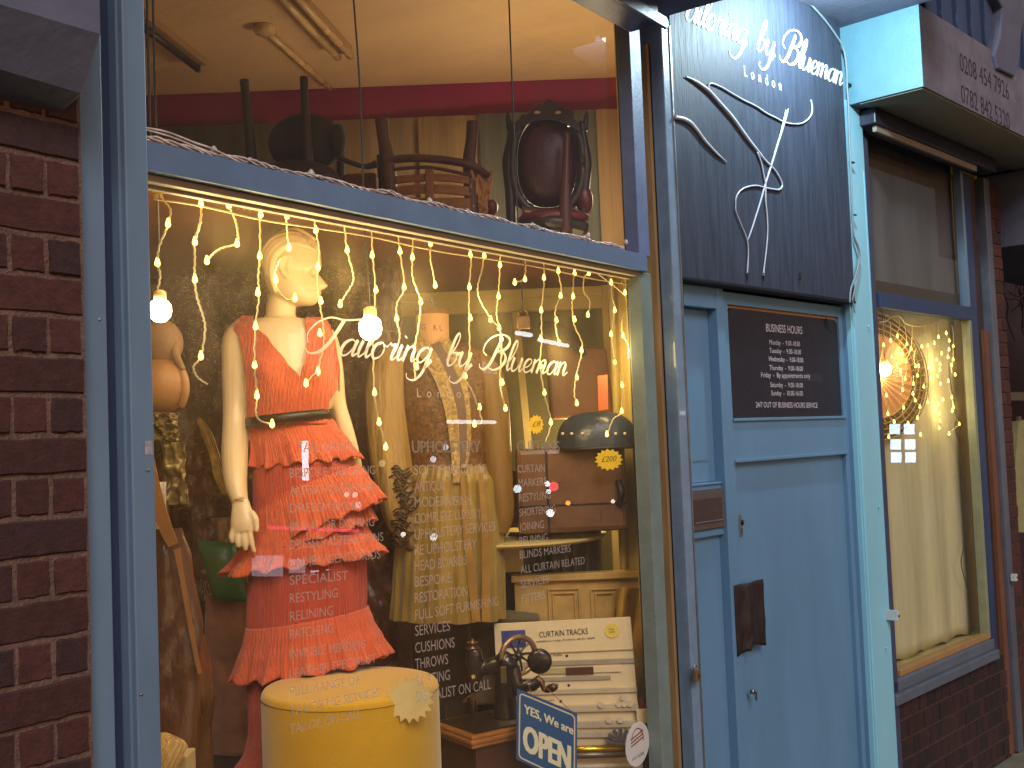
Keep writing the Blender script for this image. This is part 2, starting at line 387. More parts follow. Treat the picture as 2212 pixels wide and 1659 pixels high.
n = 40                                                # front edge of the transom, slightly uneven
xr = xa(1408, -.035)
rs = []
for k in range(n+1):
    x = GX0+.004+(xr-GX0)*k/n; e = .0022*noise.noise((x*9, 0, 0))
    rs.append([Vector((x, -.037, zt0+e*.4)), Vector((x, -.037, zt1+e)), Vector((x, .062, zt1+e)), Vector((x, .062, zt0+e*.4))])
mb.loft(rs); w.part('transom', mb, M_trans)
mb = MB(); mb.box(GX0+.004, xa(1394,.01), -.012, .012, zt0-.016, zt0-.0003); mb.box(GX0+.004, xa(1394,.01), .016, .028, zt0-.024, zt0-.0003)
mb.box(GX0+.004, xa(1394,.01), .038, .05, zt0-.019, zt0-.0003)
w.part('glazing_bead', mb, mat('bead_white', (168,154,136), .5, var=.2), bevel=.002)
mb = MB(); mb.box(GX1, xa(1376,.05)+.04, .036, .075, .3, TOPZ)
w.part('inner_jamb', mb, M_brownwood, bevel=.002)
mb = MB(); mb.box(xa(1393,-.02)+.002, xa(1417,-.02), -.02, .034, .3, zt0-.001)
w.part('jamb', mb, mat('jamb_shoplit', (120,134,128), .5, var=.2), bevel=.002)  # lower length: shop light on the jamb put into its colour
mb = MB(); mb.box(xa(1393,-.02)+.002, xa(1417,-.02), -.02, .034, zt1+.001, TOPZ)
w.part('jamb', mb, mat('jamb_slate', (98,112,146), .5, var=.2), bevel=.002)
G1 = glassmat('dusty_window_glass', .048)
mb = MB(); mb.box(GX0, GX1+.01, .030, .034, .5, zt0-.002)
glass = w.part('pane', mb, G1)
mb = MB(); mb.box(GX0, GX1+.01, .030, .034, zt1+.001, TOPZ)
w.part('pane', mb, glassmat('upper_window_glass', .02))
# old paint and shutter guide beside the window
gz = Thing('shutter_guide', 'dark upright roller shutter guide with a tan lip between the left window and door bay', 'shutter guide', (xa(1430), 0, 0))
mb = MB(); mb.box(xa(1417,.03)-.03, xa(1470,.10)+.2, .05, .12, 0, 3.8); gz.part('back_plate', mb, M_black)
mb = MB(); mb.box(xa(1430,.0), xa(1446,.0), 0, .05, 0, 3.42); gz.part('lip', mb, mat('tan_wood', (150,122,84), .6, var=.3, stretch=(2,2,.3)), bevel=.002)
mb = MB(); mb.box(xa(1418,.03)+.004, xa(1424,.03), -.004, .05, 0, 3.42); gz.part('channel', mb, M_black)
# ---------------- left fascia and shutter box (only its right end shows)
mb = MB(); mb.box(-.9, xa(1447, -.0), -.36, .05, 3.527, 3.90)
FL = Thing('left_fascia', 'purple grey fascia box above the left shop window', 'fascia', (3, -.15, 3.475)); FL.part('box', mb, M_conc)
mb = MB(); mb.box(.3, xa(1428, -.1), -.16, -.04, 3.395, 3.526); FL.part('shutter_box', mb, mat('shutter_box_blue', (58,62,98), .4, var=.3), bevel=.01)
mb = MB(); mb.box(.3, xa(1432, -.1)+.02, -.175, -.162, 3.387, 3.43); FL.part('shutter_slat', mb, mat('slat_grey', (96,98,112), .4, var=.3), bevel=.003)
# ---------------- ground
mb = MB(); mb.box(-20, 40, -30, -.0, -.3, 0)
M_pave = mat('paving', (96,92,88), .8, var=.4, vs=3, bump=.4, bs=40)
struct('pavement', mb, M_pave)
# ================================================================== INTERIOR
M_cream = mat('cream_wall', (214,184,132), .8, var=.2, vs=3, bump=.1)
M_ceil = mat('shop_ceiling', (226,196,148), .75, var=.16, vs=1.6, bump=.5, bs=2.2, dist=.05, stretch=(1,.4,1))
M_maroon = mat('maroon_paint', (134,22,68), .6, var=.3, vs=2.5, bump=.1)
M_mauve = mat('brown_ceiling_board', (124,70,54), .8, var=.3, vs=4)
ZC = 3.792; BD = 5.6
mb = MB(); mb.prism([(1.15,.07,ZC),(xa(1440),.07,ZC),(xa(1440)+1.3,-.02,ZC),(xa(1440)+1.8,4,ZC),(1.15,5.5,ZC)],(0,0,.1)); struct('ceiling', mb, M_ceil)
mb = MB(); mb.box(1.15, 4.6, .07, 5.5, .003, .1); struct('shop_floor', mb, mat('shop_floor', (90,66,50), .7))
mb = MB(); mb.box(1.05, 1.16, .07, 5.5, 0, ZC); mb.box(1.0, GX0, .06, .07, 0, ZC); struct('wall_left', mb, M_cream)
mb = MB(); mb.box(0, 1.35, .14, .17, 0, ZC+.1); mb.box(1.35, 1.38, .14, 3.0, 0, ZC+.1); struct('wall_right', mb, M_cream, fr=FB)
p0, p1 = V(150, 300, BD), V(1600, 300, BD)
mb = MB(); mb.box(p0.x-1, V(1475,300,BD).x, BD, BD+.1, 0, ZC+.05); struct('back_wall', mb, M_cream, fr=FV)
zb = 3.625
mb = MB(); mb.box(p0.x, V(1470,300,BD).x, BD-.006, BD-.001, zb, ZC-.002); single('wall_band', mb, M_maroon, 'maroon painted band running along the top of the shop wall', 'painted band', V(800,230,BD), FV)
def panel(a, b, z0, z1, col, nm, lab, d, th=.02, wave=None, cat='panel'):
    x0 = V(a, 350, d).x; x1 = V(b, 350, d).x
    z1 = 1.96+(z1-1.96)*d/BD
    mb = MB()
    mb.grid(lambda u, v: Vector((x0+(x1-x0)*u, d-th*.12*math.sin(u*9*(b-a)/90)-.006*noise.noise((u*6, v*3, a)), z0+(z1-z0)*v)), 50, 4)
    return single(nm, mb, mat(nm+str(a), col, .7, var=.35, vs=5, bump=.3, bs=12, stretch=(3,1,.15)), lab, cat, (x0, d, z0), FV, smooth=True, solid=.008)
panel(318, 604, 1.2, zb, (104,106,84), 'wall_curtain', 'greenish curtain behind the upturned dark chair, under the maroon band', BD-.06, cat='curtain')
panel(722, 905, 1.2, zb, (160,142,112), 'wall_curtain', 'cream streaked curtain hanging between the two upturned chairs', BD-.06, cat='curtain')
panel(905, 1036, 1.2, zb, (168,148,108), 'wall_curtain', 'pale cream curtain panel behind the broken chair frame', BD-.09, cat='curtain')
panel(1036, 1292, 1.2, zb+.004, (104,110,102), 'wall_curtain', 'grey green curtain panel behind the carved back chair', BD-.12, cat='curtain')
panel(1292, 1420, 1.2, zb+.004, (176,150,108), 'wall_curtain', 'golden cream curtain at the far right of the shop wall', BD-.15, cat='curtain')
# display platform and shelf over it
mb = MB()
def polyA(pts, z0, z1, mb): mb.prism([Vector((p[0], p[1], z0)) for p in pts], (0,0,z1-z0))
D4 = 4.95; DB = 4.3
g0, g1 = Vector((GX0,.076,0)), Vector((GX1+.02,.076,0))
s0 = V2A(V(300, 600, D4)); s1 = V2A(V(1420, 600, D4))
mb.prism([Vector((V(px,600,d).x, d, 2.664)) for px, d in ((322,2.70),(600,2.98),(900,3.34),(1180,3.90),(1335,4.22),(1460,5.35),(200,5.35),(200,2.8))], (0,0,.024))
struct('display_shelf', mb, M_mauve, fr=FV)
mb = MB(); polyA([(g0.x,.036),(g1.x,.036),(s1.x+.8,s1.y+.6),(s0.x,s0.y)], .45, .55, mb); struct('display_floor', mb, mat('display_floor', (86,62,48), .7))
# ceiling tubes and conduit
def ceil_pt(px, py, dz=0): return HZ(px, py, ZC-dz)
def tube_light(name, lab, a, b, n, cols, gap):
    t = Thing(name, lab, 'ceiling light', (ceil_pt(*a)+ceil_pt(*b))/2, FA, 'old tube lights on the shop ceiling')
    P, Q = ceil_pt(*a), ceil_pt(*b); d = (Q-P).normalized(); s = Vector((-d.y, d.x, 0))
    mb = MB(); mb.prism([P-s*.035, P+s*.035, Q+s*.035, Q-s*.035], (0,0,-.035)); t.part('batten', mb, cols[0], bevel=.004)
    for k in range(n):
        o = s*((k-(n-1)/2)*gap)+Vector((0,0,-.055)); mb = MB(); mb.tube([P+o+d*.03, Q+o-d*.03], .016, 10); t.part('tube', mb, cols[1], smooth=True)
        mb = MB(); mb.box(*(sum(((c-.012, c+.012) for c in (P+o+d*.02)), ())))
        mb.box(*(sum(((c-.012, c+.012) for c in (Q+o-d*.02)), ()))); t.part('end_cap', mb, cols[0], each=True)
M_tube = mat('dead_tube', (214,184,130), .25, var=.1); M_batt = mat('batten', (172,140,94), .5)
tube_light('tube_light', 'pale twin tube light pair running up the cream ceiling', (745,100), (600,-60), 2, (M_batt, M_tube), .06)
tube_light('tube_light', 'dark single tube light on the ceiling near the left post', (432,128), (296,20), 1, (M_batt, mat('dark_tube', (50,38,28), .4)), .05)
t = Thing('conduit', 'pale conduit and junction box running along the ceiling to the maroon band', 'conduit', ceil_pt(575,65), FA)
mb = MB(); P = ceil_pt(572,66,.02); Q = ceil_pt(712,190,.02); mb.tube([P, P*.4+Q*.6, Q], .014, 8); t.part('pipe', mb, M_tube, smooth=True)
mb = MB(); mb.lathe([(.045,0),(.05,-.03),(.04,-.045),(.012,-.046)], P+Vector((0,0,.03)), 14); t.part('junction_box', mb, M_tube, smooth=True)
# ---------------- dark crinkled backdrop behind the mannequin and its fir garland
bx0, bx1 = V(250, 900, DB).x, V(872, 900, DB).x
mb = MB()
def bk(u, v):
    x = bx0+(bx1-bx0)*u; z = .56+(2.64-.56)*v
    h = noise.fractal((x*5, z*3, 1), .9, 2.2, 5)*.05 + abs(noise.noise((x*16, z*9, 4)))*.022
    return Vector((x, DB-.05-h, z))
mb.grid(bk, 150, 220)
M_plast = mat('crinkled_dark_sheet', (112,72,54), .2, var=.5, vs=9, bump=1, bs=34, dist=.012, col2=(54,34,28), stretch=(1,1,.6))
single('backdrop_sheet', mb, M_plast, 'crinkled dark brown shiny sheet hung behind the red dressed mannequin', 'backdrop', (bx0, DB, .6), FV, smooth=True)
mb = MB(); mb.box(bx0, bx1, DB, DB+.03, .5, 2.64); struct('backdrop_board', mb, M_mauve, fr=FV)
mb = MB(); rnd = random.Random(5)
for k in range(4200):
    px = rnd.choice((rnd.gauss(420,50), rnd.gauss(700,90), rnd.gauss(560,60))); py = rnd.choice((rnd.gauss(520,60), rnd.gauss(640,110), rnd.uniform(450,1300)))
    if not (335 < px < 870 and 425 < py < 1300): continue
    c = V(px, py, DB-.12-rnd.random()*.05); a = rnd.uniform(0, 6.28); l = rnd.uniform(.008,.022)
    d = Vector((math.cos(a)*l, rnd.uniform(-.5,.5)*l, math.sin(a)*l)); s = Vector((-d.z, 0, d.x)).normalized()*.0012
    mb.add([c-s, c+s, c+d+s*.3, c+d-s*.3], [(0,1,2,3)])
single('fir_garland', mb, mat('tinsel_needles', (176,156,92), .28, metal=.5, var=.7, vs=30, bump=0, col2=(46,50,24)), 'sparse glittery fir needles scattered over the dark backdrop', 'garland', V(600,520,DB-.12), FV, kind='stuff')
# right part behind: beam, posts, olive panels
M_beam = mat('cream_beam', (190,168,104), .6, var=.15)
M_olive = mat('olive_panel', (104,98,52), .55, var=.3, vs=4, bump=.2)
zq = V(1100, 632, D4+.02).z; x0 = V(862,700,D4).x; x1 = V(1303,700,D4).x
ft = Thing('back_opening', 'cream painted timber opening behind the dummy at the back of the display', 'frame', V(1080,700,D4+.02), FV)
mb = MB(); mb.box(x0, x1, D4+.02, D4+.07, zq-.085, zq); ft.part('lintel', mb, M_beam, bevel=.003)
mb = MB(); mb.box(x0, x1, D4+.0, D4+.019, zq-.028, zq+.012); ft.part('moulding', mb, M_beam, bevel=.004)
mb = MB(); a = V(1105,668,5.1); b = V(1138,1010,5.1); mb.prism([a, a+Vector((.034,0,0)), b+Vector((.034,0,0)), b], (0,.03,0)); ft.part("post", mb, M_beam, bevel=.003)
mb = MB(); mb.box(V(1330,700,D4).x, V(1303,700,D4).x, D4+.02, D4+.07, .55, 2.64); ft.part('jamb', mb, M_beam)
mb = MB(); mb.box(V(800,700,5.3).x, V(1400,700,5.3).x, 5.28, 5.3, .1, 2.64)
single('olive_partition', mb, M_olive, 'olive brown partition seen behind the gold jacket dummy', 'partition', V(1080,900,5.28), FV)
mb = MB(); x0 = V(1318,700,4.3).x; x1 = V(1440,700,4.3).x
mb.grid(lambda u, v: Vector((x0+(x1-x0)*u, 4.32-.012*math.sin(u*26), .56+(2.64-.56)*v)), 60, 3)
single('cream_drape', mb, mat('cream_drape', (206,180,104), .7, var=.25, vs=4, stretch=(2,1,.2)), 'ribbed cream panel lining the right end of the display', 'drape', (x0,4.3,.6), FV, smooth=True, solid=.006)
# ================================================================== DOOR BAY (frame B)
zpb = (B(1476,598,-.03).z + B(1834,655,-.03).z)/2      # underside of the sign panel
UP = ub(1467,-.06); U1 = ub(1488,-.05); UJ = ub(1832,-.0); UPL = ub(1855,-.05); UPR = ub(1898,-.05)
DBZ = 3.86
mb = MB(); mb.box(UP, ub(1485,-.06), -.06, .10, 0, B(1452,45,-.06).z)
post = Thing('door_post', 'pale blue metal edged post between the left window and the door', 'post', (UP,-.06,0), FB)
post.part('post', mb, mat('post_steel_blue', (118,142,166), .35, var=.2, coat=.3), bevel=.004)
mb = MB(); mb.box(ub(1485,-.06)-.006, ub(1485,-.06)+.002, -.064, -.058, 0, B(1452,60,-.06).z); post.part('edge_bead', mb, M_metal)
# --- sign panel
M_panel = mat('slate_sign_board', (60,68,84), .58, var=.35, vs=10, bump=.45, bs=24, stretch=(4,4,.35), spec=.35, coat=.0, col2=(42,48,64))
sp = Thing('sign_panel', 'tall dark slate sign board over the door with white script and raised line drawing', 'sign', (ub(1650),-.03,zpb), FB)
x0, x1 = ub(1485,-.06)+.002, B(1830,350,-.06).x
mb = MB(); mb.box(x0, x1, -.061, -.004, zpb, DBZ); sp.part('board', mb, M_panel, bevel=.002)
mb = MB(); mb.box(x0, x1, -.065, -.003, zpb-.012, zpb-.0005); sp.part('bottom_trim', mb, M_black, bevel=.002)
M_let = mat('white_sign_letters', (238,242,244), .4, var=.05)
def Bp(px, py, v=-.0615): return B(px, py, v)
mb = MB(); a = Bp(1445, 27); b_ = Bp(1818, 186)
script(mb, 'Tailoring by Blueman', a, b_, .066, off=0, pen=.21, slant=.45, th=.002)
sp.part('script_lettering', mb, M_let)
mb = MB(); text(mb, 'L  o  n  d  o  n', Bp(1608,164), Bp(1688,196), .046); sp.part('small_lettering', mb, M_let)
def z3(x, y): return Bp((1600+x*.4069)*.8848, y*.4069*.8848)
sw = [([(175,460),(235,490),(310,545),(370,610),(450,700),(505,775),(560,850),(610,910),(650,960),(700,1010),(735,1060),(755,1110),(740,1138),(700,1136),(655,1128),(600,1115),(540,1125),(500,1150),(478,1190),(476,1225),(478,1270),(510,1350),(545,1440),(552,1520),(548,1600),(545,1650)], [.3,1.6,2.2,2.2,2.3,2.2,2,1.6,1.2,1,1,.9,.9,.9,.8,.8,.8,.7,.7,.6,.5,.5,.5,.5,.8,.7]),
      ([(320,560),(312,525),(322,503),(350,507),(400,530),(450,560),(520,600),(600,640),(660,680),(720,710),(770,735),(820,745),(870,742),(905,722),(930,690),(936,650),(928,600)], .8),
      ([(792,655),(780,700),(760,765),(730,860),(700,960),(675,1040),(650,1120),(625,1210),(600,1290),(575,1370),(550,1440)], [.4,.9,1.1,1.2,1.1,1,.9,.9,.8,.7,.5]),
      ([(778,662),(760,740),(735,840),(705,930)], .5),
      ([(605,915),(630,980),(642,1040),(655,1110),(655,1200),(664,1290),(668,1380),(662,1480),(648,1600),(642,1655)], [.9,.9,.8,.9,.9,.8,.7,.7,.7,1.2]),
      ([(112,705),(160,715),(205,740),(245,785),(285,840),(325,885),(370,930),(425,975)], [2,2.2,2.2,2,1.8,1.6,1.2,.2])]
mb = MB()
for pts, ws in sw:
    P = [z3(*p) for p in pts]; wl = ws if isinstance(ws, list) else [ws]*len(P)
    mb.tube([p+Vector((0,-.004,0)) for p in P], [x*.0036+.0009 for x in wl], 8, 5)
sp.part('line_drawing', mb, mat('raised_silver_wire', (186,192,206), .3, var=.1), smooth=True)
mb = MB(); 
for dx in (545, 642, 862): p = z3(dx, 1655); mb.tube([p+Vector((0,-.006,-.02)), p+Vector((0,-.006,.012))], .003, 6)
sp.part('fixing_pin', mb, M_black, each=True)
# --- door and side panel
dz1 = zpb-.013
MU0, MU1 = ub(1553), ub(1570)           # mullion
fr = Thing('door_frame', 'blue painted door frame and mullion under the slate sign board', 'door frame', (MU0,0,0), FB)
mb = MB(); mb.box(U1-.02, ub(1480,-.03)+.012, -.015, .09, 0, dz1); fr.part('left_stile', mb, M_door, bevel=.003)
mb = MB(); mb.box(MU0, MU1-.004, -.014, .09, 0, dz1-.0); fr.part('mullion', mb, M_door, bevel=.003)
mb = MB(); mb.box(UJ+.004, UPL-.014, -.02, .09, 0, dz1); fr.part('jamb', mb, M_door, bevel=.003)
mb = MB(); mb.box(ub(1480)+.012, MU0, -.012, .09, dz1-.085, dz1); fr.part('head', mb, M_door, bevel=.003)
mb = MB(); mb.box(ub(1480), UPL, .091, .12, 0, DBZ); fr.part('light_block', mb, M_black)  # unseen black sheet added behind the door to stop light leaks
pn = Thing('side_panel', 'narrow blue panelled sidelight with a brown letterbox left of the door', 'side panel', (ub(1515),.03,0), FB)
a, c = ub(1480)+.013, MU0-.001
zlb1 = B(1520,1060,0).z; zlb0 = B(1520,1145,0).z
mb = MB(); mb.box(a, c, .030, .05, zlb1+.03, dz1-.086); pn.part('upper_panel', mb, M_door, bevel=.002)
mb = MB(); mb.box(a, c, .006, .05, zlb1, zlb1+.029); mb.box(a, c, -.002, .01, zlb1+.020, zlb1+.028); pn.part('rail', mb, M_door, bevel=.002)
lb = MB(); lb.box(a, c-.002, -.006, .04, zlb0, zlb1-.001)
L_ = pn.part('letterbox', lb, mat('brown_metal', (110,94,90), .45, metal=.4), bevel=.003)
lb = MB(); lb.box(a+.004, c-.022, -.009, -.0062, zlb0+.035, zlb1-.03); pn.part('flap', lb, mat('brown_flap', (84,66,62), .5, metal=.3), parent=L_, bevel=.001)
lb = MB(); lb.box(a+.004, c-.022, -.013, -.0062, zlb0+.028, zlb0+.034); pn.part('lip', lb, M_metal, parent=L_, bevel=.001)
mb = MB(); mb.box(a, c, .024, .05, .1, zlb0-.03); pn.part('lower_panel', mb, M_door, bevel=.002)
mb = MB(); mb.box(a, c, .004, .05, zlb0-.029, zlb0-.001); pn.part('rail', mb, M_door, bevel=.002)
mb = MB(); p = B(1497,1000,.029); text(mb, 'some Drur', p, B(1530,998,.029), .012, off=.001); pn.part('faint_lettering', mb, M_metal)
# door
dr = Thing('door', 'blue painted shop door with business hours board and a brown taped lock', 'door', (MU1,0,0), FB)
d0, d1 = MU1, UJ
zbd1 = B(1700,672,0).z; zbd0 = B(1700,902,0).z; zr0 = B(1700,990,0).z
sw_ = .045
mb = MB(); mb.box(d0, d0+sw_, 0, .05, .05, dz1-.008); dr.part('hinge_stile', mb, M_door, bevel=.003)
mb = MB(); mb.box(d1-.042, d1, 0, .05, .05, dz1-.008); dr.part('lock_stile', mb, M_door, bevel=.003)
mb = MB(); mb.box(d0+sw_, d1-.042, .0015, .05, zbd1, dz1-.008); dr.part('top_rail', mb, M_door, bevel=.002)
mb = MB(); mb.box(d0+sw_, d1-.042, .0015, .05, zr0, zbd0); mb.box(d0+sw_-.006, d1-.03, -.008, .003, zbd0-.010, zbd0+.002); mb.box(d0+sw_-.006, d1-.03, -.006, .003, zr0-.002, zr0+.012)
dr.part('mid_rail', mb, M_door, bevel=.002)
mb = MB(); mb.box(d0+sw_, d1-.042, .022, .05, .05, zr0); dr.part('lower_panel', mb, M_door)
mb = MB(); mb.box(d0+sw_, d1-.042, .016, .04, zbd0, zbd1)
dr.part('warm_gap', mb, mat('old_gold_backing', (196,150,84), .6))
bd = Thing('hours_board', 'dark plum board on the door listing the business hours in white', 'sign', (ub(1700),0,zbd0), FB)
mb = MB(); A0 = d0+sw_+.004; A1 = d1-.052; c_ = .022
mb.prism([Vector((A0,.006,zbd0+.004)), Vector((A1,.006,zbd0+.004)), Vector((A1,.006,zbd1-.03)), Vector((A1-c_,.006,zbd1-.014)), Vector((A0+c_,.006,zbd1-.012)), Vector((A0,.006,zbd1-.035))], (0,.008,0))
bd.part('board', mb, mat('plum_board', (34,28,38), .4, var=.2))
M_ink = mat('hours_ink', (206,200,206), .5, var=.1)
mb = MB()
def Bt(s, l, yl, r, yr, cap, v=.0055): text(mb, s, B(l,yl,v), B(r,yr,v), cap, off=.0008)
sc = (zbd1-zbd0)/230.0
Bt('BUSINESS HOURS', 1655,716, 1733,722, 17*sc)
for s, l, r, y in (('Monday  -  9.00-18.00',1662,1728,744),('Tuesday  -  9.00-18.00',1662,1730,762),('Wednesday  -  9.00-18.00',1660,1735,780),('Thursday  -  9.00-18.00',1662,1734,799),('Friday  -  By appointments only',1644,1750,815),('Saturday  -  9.00-18.00',1664,1734,836),('Sunday  -  10.00-16.00',1666,1734,854)):
    Bt(s, l, y, r, y+1+(850-y)*.03, 10.5*sc)
Bt('24/7 OUT OF BUSINESS HOURS SERVICE', 1633,880, 1766,881, 11.5*sc)
bd.part('lettering', mb, M_ink, each=True)
mb = MB(); p = B(1795,705,-.0); 
mb.ribbon([B(1783,688,.002), B(1790,700,-.004), B(1798,720,-.003)], [.016,.014,.003], 5, th=.001); bd.part('curled_corner', mb, mat('curl', (26,22,26), .3))
mb = MB(); mb.box(B(1690,0,0).x*0+ub(1690), ub(1783), .0056, .0061, B(1700,822,.005).z, B(1700,806,.005).z); bd.part('patch_strip', mb, mat('patch', (44,40,58), .35))
# locks on the door
def hw_(px, py): return B(px, py, 0)
p = hw_(1599,1135)
mb = MB(); mb.box(p.x-.009, p.x+.009, -.006, 0, p.z-.045, p.z+.045); esc = dr.part('lock_plate', mb, M_metal, bevel=.003)
mb = MB(); mb.ball((p.x, -.012, p.z+.012), (.006,.006,.012)); mb.box(p.x-.002, p.x+.002, -.008, -.005, p.z-.03, p.z-.01); dr.part('latch', mb, M_black, parent=esc, smooth=True)
p = hw_(1621,1500)
mb = MB(); mb.tube([(p.x, -.004, p.z+.012), (p.x, -.02, p.z+.012)], .010, 12); c2 = dr.part('lock_cylinder', mb, M_metal, smooth=True)
mb = MB(); mb.lathe([(.008,0),(.009,.004),(.002,.006)], (p.x,-.02,p.z+.012), 10, 'y'); mb.box(p.x-.002, p.x+.002, -.03, -.021, p.z-.02, p.z+.014); dr.part('key', mb, M_metal, parent=c2)
# dark tape over the lock
mb = MB(); a = B(1587,1265,-.02); b2 = B(1650,1258,-.02); c3 = B(1587,1410,-.02); W_ = b2.x-a.x; Hh = a.z-c3.z
def tp(u, v):
    fold = -.012*math.exp(-((u-.42)/.10)**2)
    return Vector((a.x+W_*u, -.018+fold+.004*math.sin(u*9)+(.006*noise.noise((u*4,v*4,2))), c3.z+Hh*v + (.02*(1-u) if v < .5 and u > .4 else 0) - (.010 if u < .4 else 0)*(1-v)*2 + .01*math.sin(u*5)*(1-v)))
mb.grid(tp, 24, 20)
single('lock_cover', mb, mat('dark_brown_leatherette', (44,30,28), .55, var=.4, vs=30, bump=.4, bs=60, stretch=(2,2,.5)), 'dark brown folded flap hanging over the lock at the door edge', 'cover', a, FB, smooth=True, solid=.003)
# padlock on post
def padlock(px, py, s, lab, cat='padlock', m=M_metal, v=-.075):
    p = B(px, py, v); t = Thing('padlock', lab, cat, p, FB)
    mb = MB(); mb.box(p.x-.016*s, p.x+.016*s, v-.010, v+.006, p.z-.022*s, p.z+.018*s); bo = t.part('body', mb, m, bevel=.002)
    mb = MB(); mb.tube([(p.x-.003*s, v-.012, p.z-.008*s), (p.x+.004*s, v-.012, p.z+.004*s)], .004*s, 8); t.part('keyhole', mb, M_black, parent=bo)
    mb = MB(); mb.tube([(p.x-.010*s, v, p.z+.015*s), (p.x-.012*s, v, p.z+.03*s), (p.x-.004*s, v, p.z+.036*s), (p.x+.004*s, v, p.z+.03*s)], .0045*s, 8, 4); t.part('shackle', mb, M_metal, smooth=True)
padlock(1504, 1458, 1.0, 'brass padlock on the blue post low left of the door', m=mat('brass', (150,126,84), .4, metal=.7), v=-.085)
# --- pillar
zs0 = B(1837,228,-.05).z; zs1 = B(1822,55,-.05).z
pl = Thing('pillar', 'bright pale blue pillar between the door and the right window', 'pillar', (UPL,-.05,0), FB)
mb = MB(); mb.box(UPL, UPR, -.05, .12, 0, zs0+.02); pl.part('shaft', mb, M_pillar, bevel=.004)
mb = MB(); mb.box(UPL-.013, UPL-.001, -.042, .09, 0, zpb-.0); pl.part('edge_strip', mb, M_pillar, bevel=.002)
mb = MB(); mb.box(UPL+.012, UPL+.0145, -.0525, -.0495, 0, zs0); mb.box(UPR-.02, UPR-.0175, -.0525, -.0495, 0, zs0-.3); pl.part('bead', mb, M_pillar)
mb = MB()
for px, py in ((1875,705),(1897,1095),(1913,1400)): p = B(px, py, -.05); mb.ball((p.x, -.054, p.z), (.006,.005,.006)); mb.tube([(p.x,-.054,p.z-.004),(p.x,-.052,p.z-.022)], [.003,.0005], 6)
pl.part('screw', mb, M_pillar, smooth=True, each=True)
p = B(1936, 1329, -.09)
hs = Thing('hasp', 'white hasp sticking out from the pillar over the right window', 'hasp', p, FB)
mb = MB(); mb.box(p.x-.022, p.x-.012, -.105, -.05, p.z-.022, p.z+.026); hs.part('staple', mb, mat('hasp_white', (196,206,206), .4), bevel=.002)
mb = MB(); mb.box(p.x-.012, p.x+.018, -.098, -.093, p.z-.018, p.z+.018); hs.part('plate', mb, mat('hasp_white', (0,0,0)), bevel=.002)
mb = MB(); mb.tube([(p.x+.0,-.1,p.z-.004),(p.x+.010,-.1,p.z-.004)], .005, 8); hs.part('slot', mb, M_black)
# --- projecting fascia of the right shop
q0 = B(1829,140,-.05).x
n_b = FB.M.to_3x3() @ Vector((1,0,0)); P_ = FB.M @ Vector((q0,0,0))
vf = (FB.I @ onplane(1990,110,P_,n_b)).y
fz = Thing('right_fascia', 'projecting fascia box with a pale blue end and faded phone numbers above the right window', 'fascia', (q0,vf,zs0), FB)
mb = MB(); mb.box(q0, q0+.012, vf, .0, zs0, zs1); fz.part('end_panel', mb, mat('pale_fascia', (92,134,150), .35, var=.06, coat=.2), bevel=.002)
M_fasc = mat('faded_fascia', (116,116,130), .7, var=.35, vs=6, bump=.25, bs=18)
mb = MB(); mb.box(q0+.0125, q0+5, vf, .2, zs0+.001, zs1+.0); fz.part('box', mb, M_fasc, bevel=.003)
mb = MB(); mb.box(q0+.0125, q0+2.2, vf+.01, -.1, zs0-.006, zs0); fz.part('soffit_board', mb, mat('soffit_grey', (124,120,108), .7, var=.15))
def fp(px, py): return B(px, py, vf)
mb = MB(); text(mb, '0208 454 7926', fp(2074,152), fp(2180,217), .092, off=.001); text(mb, '0782 842 5320', fp(2077,220), fp(2182,281), .090, off=.001)
fz.part('lettering', mb, mat('faded_letters', (58,50,66), .7, var=.4, vs=40), each=True)
mb = MB(); mb.box(q0-.02, q0+5, vf+.03, .2, zs1+.003, zs1+2.2)
up = Thing('upper_cladding', 'dark blue ribbed cladding above the phone number fascia', 'cladding', (q0,vf,zs1), FB)
up.part('sheet', mb, mat('navy_cladding', (66,84,116), .5, var=.3, vs=3, stretch=(1,1,.3)))
mb = MB()
for k in range(26): u = q0+.1+k*.19; mb.box(u, u+.03, vf+.008, vf+.03, zs1+.004, zs1+2)
up.part('rib', mb, mat('navy_cladding', (0,0,0)), each=True)
# scrolled bracket further right
mb = MB(); cpx = [(2133,-30),(2158,20),(2152,80),(2140,120),(2148,150),(2185,168),(2196,130),(2198,80),(2207,30),(2215,-30)]
mb.prism([fp(*p)+Vector((0,-.02,0)) for p in cpx], (0,.09,0))
single('scroll_bracket', mb, M_conc, 'weathered scrolled bracket standing on the fascia at the upper right', 'bracket', fp(2160,160), FB, bevel=.01)
# canopy over door bay and flood light
mb = MB(); mb.box(-.12, q0+.0, -.75, .12, DBZ+.003, DBZ+.3); single('door_canopy', mb, M_conc, 'purple grey canopy soffit above the slate sign board', 'canopy', (.6,-.3,DBZ), FB)
